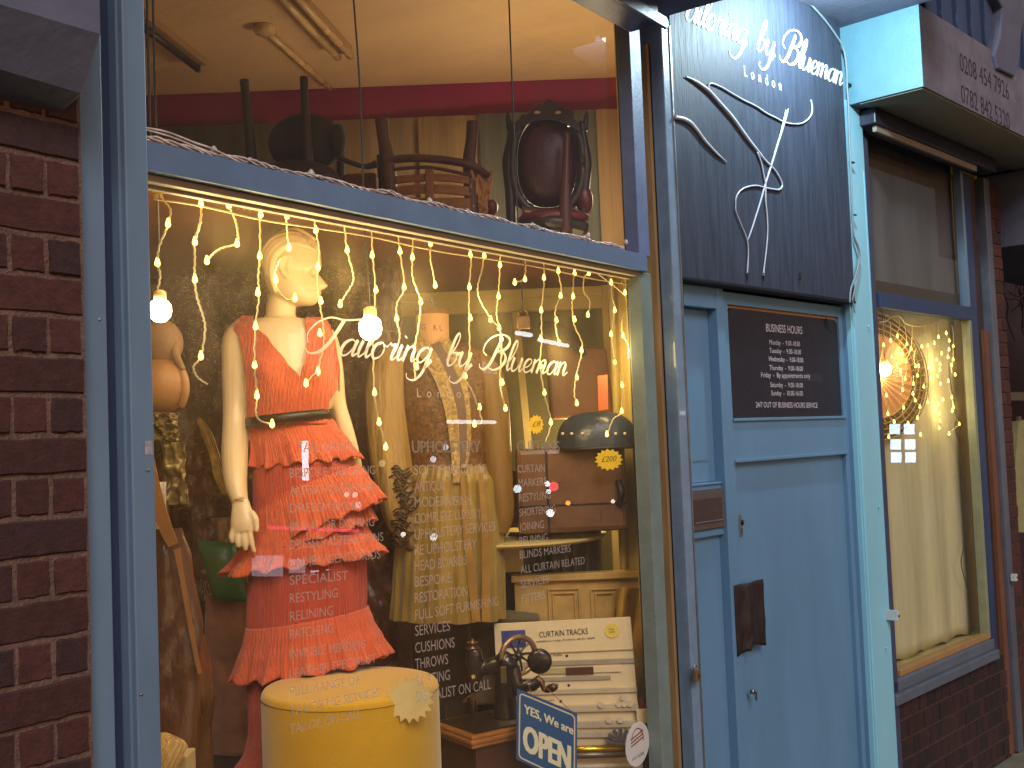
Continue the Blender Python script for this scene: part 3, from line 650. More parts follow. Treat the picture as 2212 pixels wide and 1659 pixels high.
# cable down the pillar
t = Thing('power_cable', 'grey cable clipped down the edge of the sign board and pillar', 'cable', B(1838,300,-.06), FB)
cab = [(1700,-25),(1740,0),(1775,35),(1805,75),(1822,105),(1829,150),(1830,190),(1833,230),(1835,300),(1838,370),(1840,430),(1842,470),(1845,510),(1856,548),(1850,590),(1838,625),(1836,655)]
mb = MB(); mb.tube([B(x,y,-.068) for x,y in cab], .005, 8, 5); t.part('cable', mb, mat('cable_grey', (120,134,142), .5), smooth=True)
mb = MB(); mb.tube([B(x,y,-.070) for x,y in [(1845,510),(1858,545),(1855,580),(1843,640),(1842,650),(1846,675)]], .003, 6, 5); t.part('loose_end', mb, mat('cable_grey', (0,0,0)), smooth=True)
mb = MB()
for x,y in ((1831,183),(1838,352),(1842,465)): p = B(x,y,-.06); mb.box(p.x-.012,p.x+.012,-.075,-.06,p.z-.003,p.z+.003)
t.part('clip', mb, M_black, each=True)
mb = MB(); mb.tube([B(x,y,-.045) for x,y in [(1480,18),(1478,45),(1472,80),(1466,110),(1463,150),(1461,170)]], .0028, 6, 4); single('thin_cable', mb, M_metal, 'thin grey cable drooping down the left edge of the sign board', 'cable', B(1472,80,-.045), FB, smooth=True)
# --- RIGHT WINDOW
ztb = (B(1898,667,0).z+B(2100,690,0).z)/2; ztt = ztb+.075
zsl = (B(1942,1452,0).z+B(2140,1362,0).z)/2
g0, g1 = ub(1907,.02), ub(2096,.02); R2 = ub(2124,-.01)
rw = Thing('right_window', 'narrower right hand shop window in a dark blue frame, cream curtain and fairy lights inside', 'window', (g0,0,zsl), FB)
mb = MB(); mb.box(UPR+.001, ub(1907,-.03), -.03, .12, 0, zs0-.03); rw.part('left_stile', mb, mat('dark_slate', (66,70,96), .5, var=.3), bevel=.002)
mb = MB(); mb.box(g0-.02, ub(2108,0), -.01, .05, ztb, ztt); rw.part('transom', mb, M_navy, bevel=.003)
mb = MB(); mb.box(g1, ub(2109,0), -.005, .04, zsl-.01, ztb-.001); rw.part('right_stile', mb, mat('stile_pale', (140,142,112), .5), bevel=.002)
mb = MB(); mb.box(g1, ub(2109,0), -.005, .04, ztt+.001, zs0-.03); rw.part('right_stile', mb, M_frame, bevel=.002)
mb = MB(); mb.box(g0-.02, ub(2112,0), -.005, .05, zsl-.03, zsl-.003); rw.part('timber_sill', mb, mat('orange_timber', (160,124,76), .5, var=.2), bevel=.002)
mb = MB(); mb.box(UPR+.012, ub(2122,-.04), -.03, .06, zsl-.085, zsl-.031); mb.box(UPR+.012, ub(2126,-.05), -.055, .06, zsl-.135, zsl-.086); rw.part('sill', mb, mat('sill_grey', (92,100,112), .5, var=.2), bevel=.004)
mb = MB(); mb.box(g0-.015, g1+.01, .020, .024, zsl-.002, ztb); rw.part('pane', mb, glassmat('right_glass', .04))
mb = MB(); mb.box(g0-.015, g1+.01, .020, .024, ztt, zs0-.03); rw.part('pane', mb, glassmat('right_upper_glass', .02, 1.0))
# curtains etc
mb = MB(); mb.box(g0-.12, g1+.42, .20, .24, 0, zs0+.2); mb.box(g0-.15, g0-.12, .125, .24, 0, zs0+.2); mb.box(g1+.42, g1+.45, .065, .24, 0, zs0+.2); mb.box(g0-.15, g1+.45, .065, .24, zs0, zs0+.05); mb.box(g0-.12,g1+.42,.065,.20,zsl-.1,zsl-.031)
struct('window_box', mb, M_beam, fr=FB)
def curtain(nm, lab, x0, x1, z0, z1, d, m, folds=8, amp=.012, ragged=0):
    mb = MB()
    mb.grid(lambda u, v: Vector((x0+(x1-x0)*u+(ragged*noise.noise((v*9,3,1)) if u > .98 else 0), d+amp*math.sin(u*folds*6.28+.6*math.sin(v*4))+amp*.7*noise.noise((u*5,v*2,7)), z0+(z1-z0)*v+(.01*math.sin(u*31) if v == 0 else 0))), 120, 30)
    return single(nm, mb, m, lab, 'curtain', (x0,d,z0), FB, smooth=True, solid=.003)
M_cur = mat('thin_cream_curtain', (208,198,152), .85, var=.25, vs=5, bump=.3, bs=9, stretch=(2,1,.2))
zcb = B(2000,1405,.13).z
curtain('curtain', 'long cream curtain hanging inside the right window below the transom', g0-.10, B(2086,1100,.13).x, zcb, ztt+.01, .14, M_cur, 4, .010, .02)
curtain('curtain', 'dim taupe curtain filling the upper pane of the right window', g0-.05, B(2060,500,.08).x, B(2000,638,.08).z, zs0+.01, .08, mat('taupe_curtain', (92,88,90), .85, var=.3, vs=3, stretch=(2,1,.3)), 3, .008)
mb = MB(); mb.box(g0-.02, B(2068,500,.1).x+.02, .062, .068, ztt-.0, B(2000,636,.1).z+.02); single('curtain_rail', mb, M_brownwood, 'sagging brown strip along the foot of the taupe curtain', 'strip', (g0,.09,ztt), FB, bevel=.002)
# woven fan
cpx, cpy = 1893, 812; fd = .095
c0 = B(cpx, cpy, fd); e0 = B(2005, 812, fd); rr = e0.x-c0.x
tfan = Thing('woven_fan', 'round fan with a woven lattice rim and peach ribbed centre in the right window', 'wall fan', c0, FB)
zr = (c0.z-B(cpx,812+140,fd).z)
def fpt(r, a): return Vector((c0.x+r*rr*math.cos(a), fd, c0.z+r*zr*math.sin(a)))
mb = MB()
N = 60
mb.add([c0+Vector((0,.004,0))]+[fpt(.66, 2*math.pi*k/N)+Vector((0,.006*(k%2),0)) for k in range(N)], [(0,k+1,(k+1)%N+1) for k in range(N)])
tfan.part('ribbed_centre', mb, mat('peach_paper', (214,150,88), .7, var=.15), solid=.002)
mb = MB()
for r in (.66,.75,.84,.92,1.0): mb.tube([fpt(r, 2*math.pi*k/48) for k in range(49)], .0035, 6)
for k in range(44): a = 2*math.pi*k/44; mb.tube([fpt(.66,a), fpt(1.0,a+.05)], .0025, 5)
tfan.part('lattice_rim', mb, mat('cane', (176,140,72), .6), smooth=True)
mb = MB(); mb.add([fpt(.67,2*math.pi*k/48)+Vector((0,.012,0)) for k in range(48)]+[fpt(1.0,2*math.pi*k/48)+Vector((0,.012,0)) for k in range(48)], [(k,(k+1)%48,48+(k+1)%48,48+k) for k in range(48)])
tfan.part('rim_backing', mb, mat('olive_cloth', (112,92,36), .8), solid=.002)
# shutter box and guides right
mb = MB(); mb.box(UPR-.03, ub(2140,-.1)+.25, -.13, -.01, zs0-.085, zs0-.008)
sb = Thing('shutter_box', 'dark roller shutter box tucked under the right fascia soffit', 'shutter box', (UPR,-.1,zs0-.08), FB)
sb.part('box', mb, mat('shutter_black', (36,36,54), .4, var=.3), bevel=.006)
mb = MB(); mb.box(UPR+.0, ub(2118,-.1)+.12, -.118, -.098, zs0-.118, zs0-.086); sb.part('bottom_slat', mb, mat('slat_pale', (150,140,128), .5), bevel=.003)
ra = Thing('right_jamb', 'dark jamb with a brown timber strip and grey metal shutter guide at the right', 'jamb', (R2,0,0), FB)
mb = MB(); mb.box(ub(2109,0)+.001, ub(2122,0), -.006, .06, 0, zs0-.09); ra.part('navy_strip', mb, M_navy)
mb = MB(); mb.box(ub(2122,0)+.001, ub(2133,0), .0, .06, 0, zs0-.09); ra.part('brown_strip', mb, M_brownwood)
mb = MB(); mb.box(ub(2133,-.01), ub(2143,-.01), -.02, .06, 0, ztb-.05); ra.part('timber_strip', mb, mat('orange_brown_wood', (116,74,52), .5, var=.3, stretch=(3,3,.3)))
mb = MB(); mb.box(ub(2143,0)+.001, ub(2152,0), .02, .06, 0, zs0-.09); ra.part('gap', mb, M_black)
mb = MB(); mb.box(ub(2152,-.03), ub(2163,-.03), -.04, .06, .06, zs0-.09); ra.part('metal_guide', mb, mat('guide_metal', (118,122,134), .35, metal=.5), bevel=.002)
p = B(2187,1247,-.05)
hs = Thing('hasp', 'small white hasp on the metal guide at the far right edge', 'hasp', p, FB)
mb = MB(); mb.box(p.x-.02, p.x+.012, -.075, -.045, p.z-.02, p.z+.02); hs.part('plate', mb, mat('hasp_white', (0,0,0)), bevel=.002)
mb = MB(); mb.tube([(p.x-.002,-.078,p.z),(p.x-.002,-.073,p.z)], .005, 8); hs.part('slot', mb, M_black)
# stall riser bricks and next pier
b_, m_ = MB(), MB()
ch = .094; bw = ch*.98*1.02
x0, x1 = UPR+.012, ub(2133,-.02)+.05
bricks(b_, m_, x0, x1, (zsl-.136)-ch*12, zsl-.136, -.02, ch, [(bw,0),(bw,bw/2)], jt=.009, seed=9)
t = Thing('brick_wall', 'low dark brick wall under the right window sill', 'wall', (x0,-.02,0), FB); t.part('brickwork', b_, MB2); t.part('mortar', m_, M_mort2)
b_, m_ = MB(), MB(); x0, x1 = ub(2163,0)+.002, ub(2180,0)+.05
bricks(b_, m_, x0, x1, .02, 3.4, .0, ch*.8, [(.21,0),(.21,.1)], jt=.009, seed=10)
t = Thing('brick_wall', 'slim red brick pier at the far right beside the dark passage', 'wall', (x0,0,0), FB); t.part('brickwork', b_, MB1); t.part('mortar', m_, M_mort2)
# --- beyond at far right
mb = MB(); mb.box(x1+.02, x1+6, 1.6, 1.7, 0, 6); single('passage_wall', mb, mat('dark_brick', (52,34,36), .9, var=.5, vs=6), 'very dark brick wall deep in the passage at far right', 'wall', (x1,1.6,0), FB)
mb = MB(); mb.box(x1+.12, x1+2, .85, .9, 0, B(2195,1290,.85).z); single('pale_wall', mb, mat('pale_brick', (196,160,140), .9, var=.3, vs=5), 'pale pinkish low wall at the far right edge', 'wall', (x1,.85,0), FB)
mb = MB(); a = B(2188,1150,.6); mb.prism([B(2188,1150,.6), B(2190,1050,.6), B(2200,910,.6), B(2230,905,.6), B(2230,1150,.6)], (0,.05,0))
single('pale_gate_board', mb, mat('pale_green_board', (150,146,100), .6), 'pale greenish board leaning in the dark passage at far right', 'board', a, FB)
mb = MB(); mb.box(B(2178,860,.7).x, B(2240,860,.7).x, .7, .72, B(2190,865,.7).z, B(2190,855,.7).z+.03); mb.box(B(2200,900,.7).x, B(2206,900,.7).x, .7, .72, B(2190,1000,.7).z, B(2190,900,.7).z)
single('passage_window', mb, mat('dull_frame', (110,98,84), .7), 'dull window head and frame in the dark passage wall', 'window', B(2190,860,.7), FB)
mb = MB(); rnd = random.Random(3)
for k in range(26):
    p = B(rnd.uniform(2160,2240), rnd.uniform(380,760), rnd.uniform(.5,1.1)); pts = [p]; a = rnd.uniform(0,6.28)
    for j in range(7): a += rnd.uniform(-.6,.6); pts.append(pts[-1]+Vector((math.cos(a)*.1, rnd.uniform(-.03,.03), math.sin(a)*.1)))
    mb.tube(pts, [.006,.006,.005,.005,.004,.003,.002,.001], 5, 3)
single('bare_climber', mb, mat('twig', (92,76,80), .8), 'tangle of bare climbing stems above the dark passage', 'plant', B(2190,600,.8), FB, smooth=True)
mb = MB(); mb.box(x1+.0, x1+5, -.35, .6, B(2160,345,-.3).z-.35, B(2160,345,-.3).z+.1); single('far_fascia', mb, M_conc, 'dark purple fascia end of the next shop at the right edge', 'fascia', (x1,-.3,3.3), FB)
mb = MB(); mb.box(ub(2130,-.2), x1+4, -.25, -.02, 0.003, .05); struct('kerb_ledge', mb, mat('ledge', (120,116,100), .8, var=.3), fr=FB)
# ================================================================== DISPLAY: MANNEQUIN
def lerp(tab, y):
    if y <= tab[0][0]: return tab[0][1:]
    for a, b in zip(tab, tab[1:]):
        if y <= b[0]:
            t = (y-a[0])/(b[0]-a[0]); t = t*t*(3-2*t)*.5+t*.5
            return tuple(p+(q-p)*t for p, q in zip(a[1:], b[1:]))
    return tab[-1][1:]
MD = 3.5; PX = MD/F
def P(px, py, dd=0.0):            # picture units at the mannequin's distance, dd in picture units away from the viewer
    v = V(px, py, MD); v.y = MD+dd*PX; return v
M_man = mat('mannequin_skin', (230,204,160), .38, var=.05, vs=6, bump=.03, bs=60, coat=.15)
TOR = [(684,606,42,32),(694,606,72,38),(705,607,96,44),(730,609,102,52),(800,620,100,62),(850,626,99,66),(900,626,86,58),(960,636,96,64)]
man = Thing('mannequin', 'pale female mannequin in a red orange tiered dress, head turned to the right', 'mannequin', P(640,1650), FV)
mb = MB()
def ell(cx, py, rx, ry, dd=0, seg=28, tilt=0, fn=None):
    out = []
    for k in range(seg):
        a = 2*math.pi*k/seg; x = rx*math.cos(a); y = ry*math.sin(a)
        if fn: x, y = fn(a, x, y)
        out.append(P(cx+x, py+tilt*x, dd+y))
    return out
mb.loft([ell(*([l[0], y]+list(l[1:]))) for y in range(688, 961, 12) for l in [lerp(TOR, y)]])
mb.loft([ell(lerp([(624,620),(640,612),(660,606),(685,605),(704,608),(730,612)], y)[0], y, 32+max(0,(y-682))*1.0, 29+max(0,(y-684))*.5, 4) for y in range(624, 728, 8)])
# bust
mb.ball(P(585,803,-40), (.050,.040,.050)); mb.ball(P(684,803,-32), (.044,.040,.050))
# arms
mb.tube([P(532,716,0),P(512,735,-2),P(511,800,2),P(512,870,-2),P(513,920,-16),P(518,980,-44),P(528,1040,-76),P(541,1078,-92)], [x*PX for x in (30,31,32,30,28,28,24,17)], 18, 4)
mb.tube([P(684,712,20),P(706,732,26),P(718,800,34),P(724,870,40),P(742,930,40),P(758,985,36),P(772,1050,30)], [x*PX for x in (18,20,19,18,17,15,14)], 16, 4)
# hand with five fingers
mb.tube([P(541,1074,-92),P(546,1098,-98),P(549,1122,-102),P(551,1140,-104)], [x*PX for x in (17,22,26,22)], 16, 4, sq=.5)
HS = -84
for pts, r in (([(531,1132,-20),(527,1150,-24),(530,1163,-22)], (6.5,5.8,4.8)), ([(541,1138,-21),(540,1158,-26),(543,1172,-24)], (7,6.2,5)),
               ([(552,1139,-21),(555,1162,-26),(557,1178,-24)], (7,6.2,5)), ([(563,1134,-20),(569,1160,-24),(574,1183,-22)], (7,6,4.6)),
               ([(566,1100,-16),(577,1116,-22),(580,1140,-26)], (8,7,5.2))):
    mb.tube([P(q[0],q[1],q[2]+HS) for q in pts], [x*PX for x in r], 10, 4)
# head, sliced horizontally; back and front in profile, half width
HD = [(503,622,652,10,0),(507,606,667,26,0),(514,594,677,36,0),(526,582,686,45,0),(542,573,692,50,0),(560,569,694,52,0),(574,569,695,52,0),(584,570,693,51,0),(591,571,688,50,0),(600,572,689,50,6),(610,574,690,49,13),(618,577,691,48,19),(624,580,692,47,11),(628,582,690,46,2),(634,585,694,45,2),(639,588,689,44,0),(643,594,691,42,0),(648,602,688,38,0),(653,612,686,32,0),(658,622,680,24,0),(661,632,672,14,0)]
def headring(y, grow=0, seg=44):
    b, f, w, n = lerp(HD, y); cx = (b+f)/2; rx = (f-b)/2+grow; out = []
    for k in range(seg):
        a = 2*math.pi*k/seg; c, s = math.cos(a), math.sin(a)
        X = cx+rx*(abs(c)**.9)*(1 if c > 0 else -1); yy = (w+grow)*s
        if c > 0: yy *= 1-.30*c*c
        if n and c > .5: X += n*math.exp(-(yy/7.5)**2)
        if 583 < y < 600 and c > .4: X -= 6*math.exp(-((abs(yy)-17)/8)**2)
        out.append(P(X, y+.10*(X-630)*0, yy-2))
    return out
mb.loft([headring(503+k*(661-503)/66) for k in range(67)])
# ear
mb.tube([P(636,606,-50),P(628,604,-53),P(619,590,-56),P(617,574,-57),P(624,563,-56),P(635,562,-54),P(640,572,-52)], [x*PX for x in (3,3.8,4.4,4.6,4.4,3.8,2.5)], 8, 4)
mb.tube([P(636,600,-50),P(633,590,-52),P(630,580,-52),P(634,572,-51)], [x*PX for x in (3.5,2.6,2.2,2)], 8, 3)
body = man.part('body', mb, M_man, remesh=.0032)
# sculpted hair
mb = MB()
def surf(px, py, grow=3):
    b, f, w, n = lerp(HD, py); cx = (b+f)/2; rx = (f-b)/2+grow; t = max(-.999, min(.999, (px-cx)/rx)); return P(px, py, -(w+grow)*math.sqrt(1-t*t)-2)
for k in range(15):
    t = k/14
    s0_ = (690-4*t*8, 545-40*t if t < .6 else 521-(t-.6)*30); e0_ = (592+22*(1-t)*.8, 640-t*95)
    s_ = Vector((688-34*t, 548-40*t)); e_ = Vector((604-30*t, 638-62*t)); m1 = Vector((640-20*t, 538-24*t)); m2 = Vector((603-22*t, 572-34*t))
    pts = [surf(*p, grow=4+3*math.sin(k*1.7)) for p in (s_, s_*.5+m1*.5+Vector((0,-3)), m1, m1*.5+m2*.5+Vector((-3,-4)), m2, m2*.5+e_*.5+Vector((-5,0)), e_)]
    mb.tube(pts, [x*PX for x in (3,6,7.5,8,7.5,6,3)], 10, 4)
for k in range(9):     # far side and crown
    a = k/8; mb.tube([P(684-10*a, 520+6*a, -10+60*a*.8), P(640, 500+5*a, -8+50*a), P(596, 518+8*a, -4+44*a), P(572,560,0+36*a), P(588,625,0+30*a)], [x*PX for x in (4,9,10,9,5)], 10, 4)
man.part('hair', mb, M_man, remesh=.003)
mb = MB(); mb.tube([P(526,1072,-96), P(540,1074,-110), P(556,1078,-96)], .0012, 6, 3); 
man.part('wrist_joint', mb, mat('joint_line', (150,112,72), .6))
# dress
def clothmat(name, c, c2, vs=7):
    m = mat(name, c, .62, var=.2, vs=vs, bump=.0, col2=c2, sheen=.35, stretch=(1,1,.4))
    n = m.node_tree.nodes; L = m.node_tree.links; b = n['Principled BSDF']
    tc = n.new('ShaderNodeTexCoord'); mp = n.new('ShaderNodeMapping'); mp.inputs[3].default_value = (95, 95, 3.5)
    nz = n.new('ShaderNodeTexNoise'); nz.inputs['Scale'].default_value = 1.6; nz.inputs['Detail'].default_value = 4; nz.inputs['Distortion'].default_value = .3
    L.new(tc.outputs['Object'], mp.inputs[0]); L.new(mp.outputs[0], nz.inputs['Vector'])
    bp = n.new('ShaderNodeBump'); bp.inputs['Strength'].default_value = 1; bp.inputs['Distance'].default_value = .008
    L.new(nz.outputs[0], bp.inputs['Height']); L.new(bp.outputs[0], b.inputs['Normal']); return m
M_dress = clothmat('pleated_red_orange', (224,104,54), (198,76,42))
M_dress2 = clothmat('pleated_red_under', (208,80,44), (176,54,34))
dress = bpy.data.objects.new('dress_root', None)
Ld = [(683,524),(696,509),(712,510),(730,526),(778,538),(820,546),(860,545),(916,541)]
VL = [(683,548),(708,561),(740,596),(788,634),(820,663)]
VR = [(686,664),(730,673),(778,674),(820,663)]
Rd = [(686,700),(700,712),(740,724),(800,732),(840,731),(870,717),(916,711)]
def tdep(px, py, off=7):
    cx, rx, ry = lerp(TOR, py); rx += 8; ry += off
    t = max(-.995, min(.995, (px-cx)/rx))
    bust = 15*math.exp(-((py-803)/34)**2)*(math.exp(-((px-588)/34)**2)+math.exp(-((px-692)/30)**2))
    return -ry*math.sqrt(1-t*t)-bust*1.5-4
mb = MB()
def rows(l, r, y0, y1, nu, nv, back=False):
    def fn(u, v):
        py = y0+(y1-y0)*v; a = lerp(l, py)[0]; b = lerp(r, py)[0]; px = a+(b-a)*u
        rp = 1.3*math.sin(px*.75+py*.10)+1.0*math.sin(px*1.6-py*.05+1)
        return P(px, py, (tdep(px, py)+rp) if not back else (-tdep(px, py)*.95+rp))
    mb.grid(fn, nu, nv)
rows(Ld, VL+[(916,663)], 683, 916, 100, 60); rows(VR+[(916,663)], Rd, 686, 916, 70, 60); rows(Ld, Rd, 700, 916, 80, 30, True)
dr_ = man.part('dress', mb, M_dress, smooth=True, solid=.003)
def tier(cx0, rws, slope, seg=700, nv=26, ruf=6, pl=1.1, ph=0, seam=True):
    mb = MB(); tab = [tuple(r) for r in rws]; y0, y1 = tab[0][0], tab[-1][0]
    def fn(u, v):
        a = 2*math.pi*u; y = y0+(y1-y0)*v; cx, rx, ry = lerp(tab, y); c, s = math.cos(a), math.sin(a)
        r = 1 + (pl/100)*math.sin(a*110+2*math.sin(a*7+ph)+ph) + .004*math.sin(a*61+ph)
        rf = ruf*v*v*(math.sin(a*11+ph)+.7*math.sin(a*23+2*ph)+.4*math.sin(a*37))/100
        r += rf*.55
        x = rx*c*r; yy = ry*s*r
        return P(cx+x, y+slope*x+v*v*ruf*.5*math.sin(a*17+ph), yy)
    mb.grid(fn, seg, nv, True); return mb
col_ = tier(0, [(900,630,84,56),(960,644,98,68),(1000,655,108,75),(1100,666,118,85),(1200,666,124,88),(1280,664,128,88),(1340,662,128,88),(1440,645,112,84),(1510,625,88,74),(1580,612,74,68),(1620,606,76,70),(1690,596,112,84),(1740,590,130,90)], -.02, 800, 50, 0, .7)
man.part('underskirt', col_, M_dress2, smooth=True)
for nm_, rws, sl, ruf, ph in (('ruffle_tier', [(905,626,88,60),(930,634,93,65),(965,648,105,74),(1000,660,116,82)], -.10, 6, .3),
                   ('ruffle_tier', [(1048,662,113,80),(1080,672,124,90),(1110,682,134,97),(1136,688,141,102)], -.40, 6, 1.7),
                   ('ruffle_tier', [(1100,664,120,88),(1130,668,130,93),(1165,672,138,100)], -.30, 5, 4.1),
                   ('ruffle_tier', [(1128,662,122,90),(1160,660,134,96),(1190,658,152,104),(1215,656,170,112)], -.14, 7, 2.9),
                   ('ruffle_tier', [(1332,664,130,90),(1362,666,138,96),(1400,669,152,104),(1440,672,165,112)], -.17, 7, 5.2)):
    man.part(nm_, tier(0, rws, sl, 900, 24, ruf*1.5, .8, ph), M_dress, smooth=True, solid=.0025)
mb = MB()
def bfn(u, v):
    a = 2*math.pi*u; x = 94*math.cos(a); return P(626+x, 914-20*v-.115*x, 86*math.sin(a))
mb.grid(bfn, 72, 2, True); man.part('belt', mb, mat('black_ribbon', (44,30,20), .35, var=.3), smooth=True, solid=.003)
mb = MB(); mb.tube([P(612,1600,0), P(600,1760,0)], .012, 10); man.part('stand_rod', mb, M_metal)
# ================================================================== POUF AND TAGS
PD = 3.25; pc = V(757, 1476, PD); pr = 187.5/F*PD
pf = Thing('pouf', 'round mustard yellow pouf in front of the red dress, starburst tag on its side', 'pouf', (pc.x, PD, .55), FV)
mb = MB(); zt = pc.z
mb.lathe([(.001,.56),(pr*.97,.56),(pr,.60),(pr,zt-.024),(pr*.99,zt-.010),(pr*.97,zt-.003),(pr*.93,zt),(pr*.75,zt+.003),(pr*.4,zt+.007),(.001,zt+.008)], (pc.x,PD,0), 96)
pf.part('upholstery', mb, mat('mustard_velour', (218,166,10), .75, var=.12, vs=5, bump=.15, bs=160, sheen=.4), smooth=True)
mb = MB(); mb.tube([(pc.x+pr*1.0*math.cos(a), PD+pr*1.0*math.sin(a), zt-.020) for a in [2*math.pi*k/72 for k in range(73)]], .0016, 6); pf.part('piping', mb, mat('mustard_piping', (176,124,16), .7), smooth=True)
def star(cx, cy, rx, ry, d, n, m, nm, lab, rot=0, inner=.78, txt=None, lean=0):
    t = Thing(nm, lab, 'price tag', V(cx,cy,d), FV); mb = MB(); pts = []
    for k in range(2*n):
        a = math.pi*k/n+rot; r = 1 if k % 2 == 0 else inner
        q = V(cx+rx*r*math.cos(a), cy+ry*r*math.sin(a), d); q.y += lean*math.sin(a); pts.append(q)
    mb.prism(pts, (0,.0015,0)); t.part('card', mb, m)
    if txt:
        mb = MB(); text(mb, txt, V(cx-rx*.5, cy+ry*.22, d-.001), V(cx+rx*.5, cy+ry*.12, d-.001), ry*.5/F*d, slant=.25); t.part('writing', mb, mat('pencil', (128,96,20), .7))
M_ylw = mat('fluorescent_yellow', (222,186,26), .6, var=.08)
star(885, 1512, 53, 50, 3.045, 17, mat('cream_card', (232,206,132), .6, var=.05), 'price_tag', 'large blank cream starburst tag on the yellow pouf', .1, .78, lean=-.004)
star(1315, 993, 31, 24, 4.02, 15, M_ylw, 'price_tag', 'yellow starburst tag reading £200 on the brown leather trunk', 0, .8, '£200')
star(1158, 917, 17, 22, 4.06, 13, M_ylw, 'price_tag', 'small yellow starburst tag left of the navy domed case', 0, .8, '£8')
# ================================================================== TAILOR DUMMY WITH GOLD JACKET
TD = 4.1; TX = TD/F
def Q(px, py, dd=0.0): v = V(px, py, TD); v.y = TD+dd*TX; return v
M_gold = mat('gold_satin', (168,138,58), .36, var=.3, vs=6, bump=.9, bs=14, dist=.014, stretch=(2,2,.4), col2=(118,92,36), sheen=.3)
M_sleeve = mat('ochre_sleeve', (186,150,86), .5, var=.3, vs=5, bump=1, bs=9, dist=.035, stretch=(2,2,.35))
M_broc = mat('brown_brocade', (134,92,48), .42, var=.6, vs=55, bump=1, bs=70, dist=.006, col2=(66,40,20))
M_trim = mat('scroll_trim', (214,182,112), .4, var=.6, vs=75, bump=1, bs=85, dist=.006, col2=(112,80,34))
td = Thing('tailors_dummy', 'tailor dummy with a peach neck block wearing a gold jacket with scrolled trim', 'dummy', Q(955,1340), FV)
M_sleeve.node_tree.nodes['Principled BSDF']
JK = [(742,950,60,32),(760,950,92,44),(800,952,104,54),(880,955,98,58),(950,962,88,54),(990,968,82,50),(1012,970,84,52)]
def prof_loft(tab, y0, y1, n, seg=72, fold=0, ph=0, D=Q):
    mb = MB()
    def fn(u, v):
        a = 2*math.pi*u; y = y0+(y1-y0)*v; cx, rx, ry = lerp(tab, y)
        r = 1+fold*(.35+.65*v)*(math.sin(a*11+ph+v*1.2)+.7*math.sin(a*23+ph*2-v)+.5*math.sin(a*37+v*2))
        return D(cx+rx*r*math.cos(a), y+(fold*60*math.sin(a*9+ph) if v > .98 else 0), ry*r*math.sin(a))
    mb.grid(fn, seg, n, True); return mb
td.part('bodice', prof_loft(JK, 742, 1012, 40), M_broc, smooth=True)
SKT = [(1005,972,84,54),(1040,972,104,62),(1150,970,114,70),(1250,968,118,74),(1335,966,121,76)]
td.part('skirt', prof_loft(SKT, 1005, 1335, 60, 420, .028, 1), M_gold, smooth=True)
mb = MB(); mb.tube([Q(868,762,0),Q(842,800,-8),Q(836,870,-12),Q(842,960,-16),Q(856,1050,-22),Q(872,1120,-28),Q(890,1168,-30)], [x*TX for x in (30,44,47,46,42,36,24)], 24, 5); td.part('sleeve', mb, M_sleeve, smooth=True)
mb = MB(); mb.tube([Q(1020,772,8),Q(1052,810,8),Q(1066,880,8),Q(1072,960,4),Q(1078,1040,0),Q(1084,1110,0),Q(1078,1150,0)], [x*TX for x in (26,34,34,32,30,26,18)], 20, 5); td.part('sleeve', mb, mat('olive_sleeve', (132,98,40), .5, var=.3, vs=5, bump=.6, bs=10, dist=.01, stretch=(2,2,.35)), smooth=True)
mb = MB(); rnd = random.Random(11)
for k in range(26):
    y = 1010+k*6.4; x = 882-abs(k-13)*.9+rnd.uniform(-7,7); w_ = 14+rnd.uniform(0,10)
    mb.tube([Q(x-w_, y+rnd.uniform(-5,5), -60), Q(x-w_*.3, y-6, -84+abs(k-13)), Q(x+w_*.4, y+6, -84+abs(k-13)), Q(x+w_, y+rnd.uniform(-7,7), -60)], .0032, 6, 4)
td.part('cuff_braid', mb, mat('dark_braid', (74,52,32), .35, var=.4), smooth=True)
mb = MB(); mb.tube([Q(872,1000,-40),Q(884,1060,-48),Q(888,1120,-50),Q(898,1180,-46)], [x*TX for x in (8,19,23,15)], 18, 5); td.part('cuff', mb, mat('ruched_cuff', (170,140,90), .4, var=.5, vs=40, bump=1, bs=45, dist=.01, col2=(88,64,34)), smooth=True)
mb = MB(); mb.ribbon([Q(900,742,-50),Q(928,768,-60),Q(958,822,-66),Q(978,890,-66),Q(986,960,-62),Q(990,1040,-68)], [x*TX for x in (30,32,28,25,20,14)], 8, th=.006)
mb.ribbon([Q(962,738,-46),Q(984,780,-54),Q(1000,840,-56),Q(1008,900,-56),Q(1010,960,-56),Q(1004,1010,-58)], [x*TX for x in (22,24,24,22,18,12)], 8, th=.006); td.part('trim', mb, M_trim, smooth=True)
mb = MB(); mb.ribbon([Q(945,745,-54),Q(968,800,-62),Q(988,860,-63),Q(996,930,-61),Q(1000,1000,-61)], [x*TX for x in (18,30,34,30,16)], 8, th=.002); td.part('front_panel', mb, mat('mauve_grey', (116,92,78), .6), smooth=True)
mb = MB()
for x0_, x1_ in ((1012,1040),(1050,1060)): mb.ribbon([Q(x0_-10,1020,-66), Q(x0_,1150,-76), Q(x1_-8,1330,-78)], [.015,.025,.03], 8, th=.004)
td.part('coat_edge', mb, mat('light_gold', (160,120,52), .35, var=.3, vs=8, bump=.8, bs=20), smooth=True)
mb = MB(); mb.lathe([(.001,0),(33*TX,0),(34*TX,.002),(36*TX,.155),(34*TX,.16),(.001,.161)], Q(937,768), 32); nb = td.part('neck_block', mb, mat('peach_card', (226,172,122), .6, var=.1), smooth=False)
mb = MB(); mb.lathe([(34*TX,.150),(38*TX,.152),(38*TX,.166),(.001,.168)], Q(937,768), 32); td.part('neck_cap', mb, mat('brown_card_rim', (146,92,54), .6), parent=nb)
